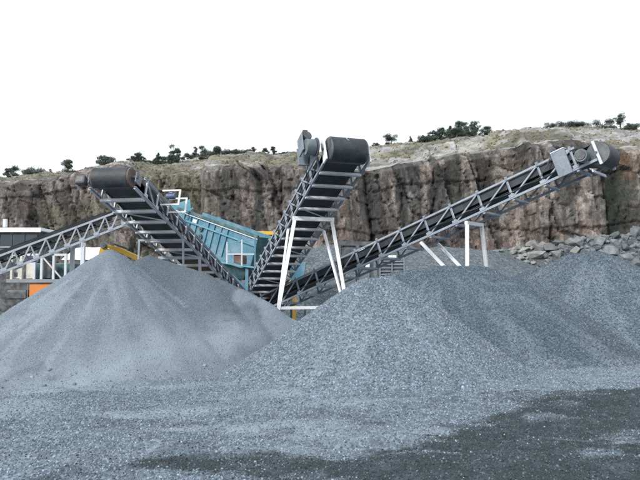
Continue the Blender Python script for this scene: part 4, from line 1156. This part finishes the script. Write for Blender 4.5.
# white sheet-roofed shed behind the heap
root = thing('shed', 'white sheet roofed shed sloping down behind the left heap', 'shed', (W(78, 285, 35).x, 36.5, 0))
xa, xb = W(62, 245, 35).x, W(97, 245, 35).x; zr = W(70, 246, 35).z; ze = W(70, 260, 35).z
wl = obox('wall', root, ((xa + xb) / 2, 37.2, ze / 2), (1, 0, 0), (0, 1, 0), UP, xb - xa - .2, 3.0, ze, 'cream', 0.02)
nsh = 5
for k in range(nsh):
    xk = xa + (xb - xa) * k / nsh; xk2 = xa + (xb - xa) * (k + 1) / nsh + .03
    dz_ = 0.012 * (k % 2)
    poly('roof_sheet', root, [(xk, 35.0, ze + dz_), (xk2, 35.0, ze + dz_), (xk2, 37.2, zr + dz_), (xk, 37.2, zr + dz_),
                              (xk, 35.0, ze + .05 + dz_), (xk2, 35.0, ze + .05 + dz_), (xk2, 37.2, zr + .05 + dz_), (xk, 37.2, zr + .05 + dz_)], BOXF, 'white')
    poly('roof_sheet', root, [(xk, 39.4, ze + dz_), (xk2, 39.4, ze + dz_), (xk2, 37.23, zr + dz_), (xk, 37.23, zr + dz_),
                              (xk, 39.4, ze + .05 + dz_), (xk2, 39.4, ze + .05 + dz_), (xk2, 37.23, zr + .05 + dz_), (xk, 37.23, zr + .05 + dz_)], BOXF, 'white')
poly('gable', root, [(xa + .12, 35.7, ze), (xa + .12, 38.7, ze), (xa + .12, 37.2, zr - .05), (xa + .16, 35.7, ze), (xa + .16, 38.7, ze), (xa + .16, 37.2, zr - .05)],
     [(0, 1, 2), (5, 4, 3), (0, 3, 4, 1), (1, 4, 5, 2), (2, 5, 3, 0)], 'cream')
poly('gable', root, [(xb - .16, 35.7, ze), (xb - .16, 38.7, ze), (xb - .16, 37.2, zr - .05), (xb - .12, 35.7, ze), (xb - .12, 38.7, ze), (xb - .12, 37.2, zr - .05)],
     [(0, 1, 2), (5, 4, 3), (0, 3, 4, 1), (1, 4, 5, 2), (2, 5, 3, 0)], 'cream')

# excavator: only its yellow boom shows over the heap
root = thing('excavator', 'excavator whose yellow boom tip shows above the left heap', 'excavator', (W(150, 285, 26).x, 26, 0))
b0 = W(105, 245.5, 26); b1 = W(136, 257.5, 26); b2 = W(165, 272, 26.2)
def boom(name, pts, hs, w_, mat):
    vs_ = []; fs = []
    for i, (p, h_) in enumerate(zip(pts, hs)):
        d = (pts[min(i + 1, len(pts) - 1)] - pts[max(i - 1, 0)]).normalized(); nn = Vector((0, 1, 0)).cross(d).normalized()
        for (sy, sn) in ((-1, -1), (1, -1), (1, 1), (-1, 1)): vs_.append(p + Vector((0, 1, 0)) * sy * w_ / 2 + nn * sn * h_ / 2)
    for i in range(len(pts) - 1):
        for k in range(4): fs.append((4 * i + k, 4 * i + (k + 1) % 4, 4 * i + 4 + (k + 1) % 4, 4 * i + 4 + k))
    fs += [(3, 2, 1, 0), tuple(4 * (len(pts) - 1) + k for k in range(4))]
    return poly(name, root, vs_, fs, mat, 0.015)
bm_ = boom('boom', [b0, b0.lerp(b1, .5) + UP * .05, b1, b2], [0.12, 0.18, 0.20, 0.24], 0.28, 'yellow')
drum('pivot', bm_, b0 + Vector((-0.02, 0, 0)), (0, 1, 0), 0.42, 0.13, 'motor', 18)
bar('hydraulic_ram', bm_, b0.lerp(b1, .2) + UP * .2 , b0.lerp(b1, .7) + UP * .22, 0.07, 0.07, 'steel_dark', 'rod')
stick_end = b0 + Vector((-0.5, 0.1, -2.0))
boom('stick', [b0 + Vector((0, .0, -.1)), b0.lerp(stick_end, .5), stick_end], [0.3, 0.28, 0.2], 0.26, 'yellow')
obox('bucket', root, stick_end + Vector((0.2, 0, -.4)), (1, 0, 0), (0, 1, 0), UP, 0.8, 0.9, 0.7, 'steel_dark', 0.12)
obox('house', root, (b2.x + 1.0, 26.6, 1.35), (1, 0, 0), (0, 1, 0), UP, 2.2, 1.9, 0.9, 'yellow', 0.06)
for yy in (25.6, 27.3):
    obox('track', root, (b2.x + 1.0, yy, 0.42), (1, 0, 0), (0, 1, 0), UP, 3.0, 0.5, 0.8, 'black', 0.25)

# ------------------------------------------------------------------ parked plant behind the right conveyor
root = thing('parked_screener', 'dark machine with grey slatted side and white lamps behind the right conveyor', 'machine', (W(392, 285, 33).x, 33.5, 0))
xa, xb = W(380, 262, 33).x, W(404, 262, 33).x; zt = W(392, 259, 33).z
obox('body', root, ((xa + xb) / 2, 34.0, zt / 2 + .2), (1, 0, 0), (0, 1, 0), UP, xb - xa, 1.8, zt - .4, 'steel_dark', 0.04)
for k in range(6):
    bar('slat', root, (xa + .02, 33.05, zt - .12 - .17 * k), (xb - .02, 33.05, zt - .12 - .17 * k), 0.05, 0.05, 'steel_mid')
for f in (0.0, 0.5, 1.0):
    bar('frame_post', root, (xa + (xb - xa) * f, 33.02, .3), (xa + (xb - xa) * f, 33.02, zt + .02), 0.06, 0.06, 'steel_mid')
for f in (0.12, 0.45, 0.62, 0.93):
    obox('lamp', root, (xa + (xb - xa) * f, 33.2, zt + .12), (1, 0, 0), (0, 1, 0), UP, 0.20, 0.16, 0.15, 'white', 0.03)
for xx in (xa + .25, xb - .25):
    for yy in (33.2, 34.7):
        drum('wheel', root, (xx, yy, .4), (0, 1, 0), .25, .4, 'black', 20)
root = thing('steel_rack', 'dark steel frame rack seen behind the middle of the right conveyor', 'rack', (W(357, 285, 36).x, 36.5, 0))
xa, xb = W(340, 250, 36).x, W(372, 250, 36).x; zt = W(355, 243, 36).z
for xx in (xa, (xa + xb) / 2 + .1, xb):
    for yy in (35.8, 37.2):
        bar('post', root, (xx, yy, 0), (xx, yy, zt), 0.12, 0.12, 'steel_dark')
for zz in (zt, zt - .75, zt - 1.5):
    for yy in (35.8, 37.2):
        bar('beam', root, (xa - .1, yy, zz), (xb + .1, yy, zz), 0.1, 0.14, 'steel_dark')
obox('back_panel', root, ((xa + xb) / 2, 37.3, zt - .75), (1, 0, 0), (0, 1, 0), UP, xb - xa, 0.06, 1.5, 'steel_dark')
for k, (px_, py_) in enumerate(((362, 246), (366, 255))):
    q = W(px_, py_, 35.9)
    o = obox('sack', None, q, (1, 0, 0), (0, 1, 0), UP, 0.42, 0.4, 0.36, 'white', 0.09)
    tag(o, ['white sack on the upper level of the dark steel rack', 'white sack on the lower level of the dark steel rack'][k], 'sack')
    q.z = (zt - .75 * (1 + 0) + .07 + .18) if k == 0 else (zt - 1.5 + .07 + .18)
    q.y = 35.85
    # sits on the rack beam
    o.location = q - W(px_, py_, 35.9)
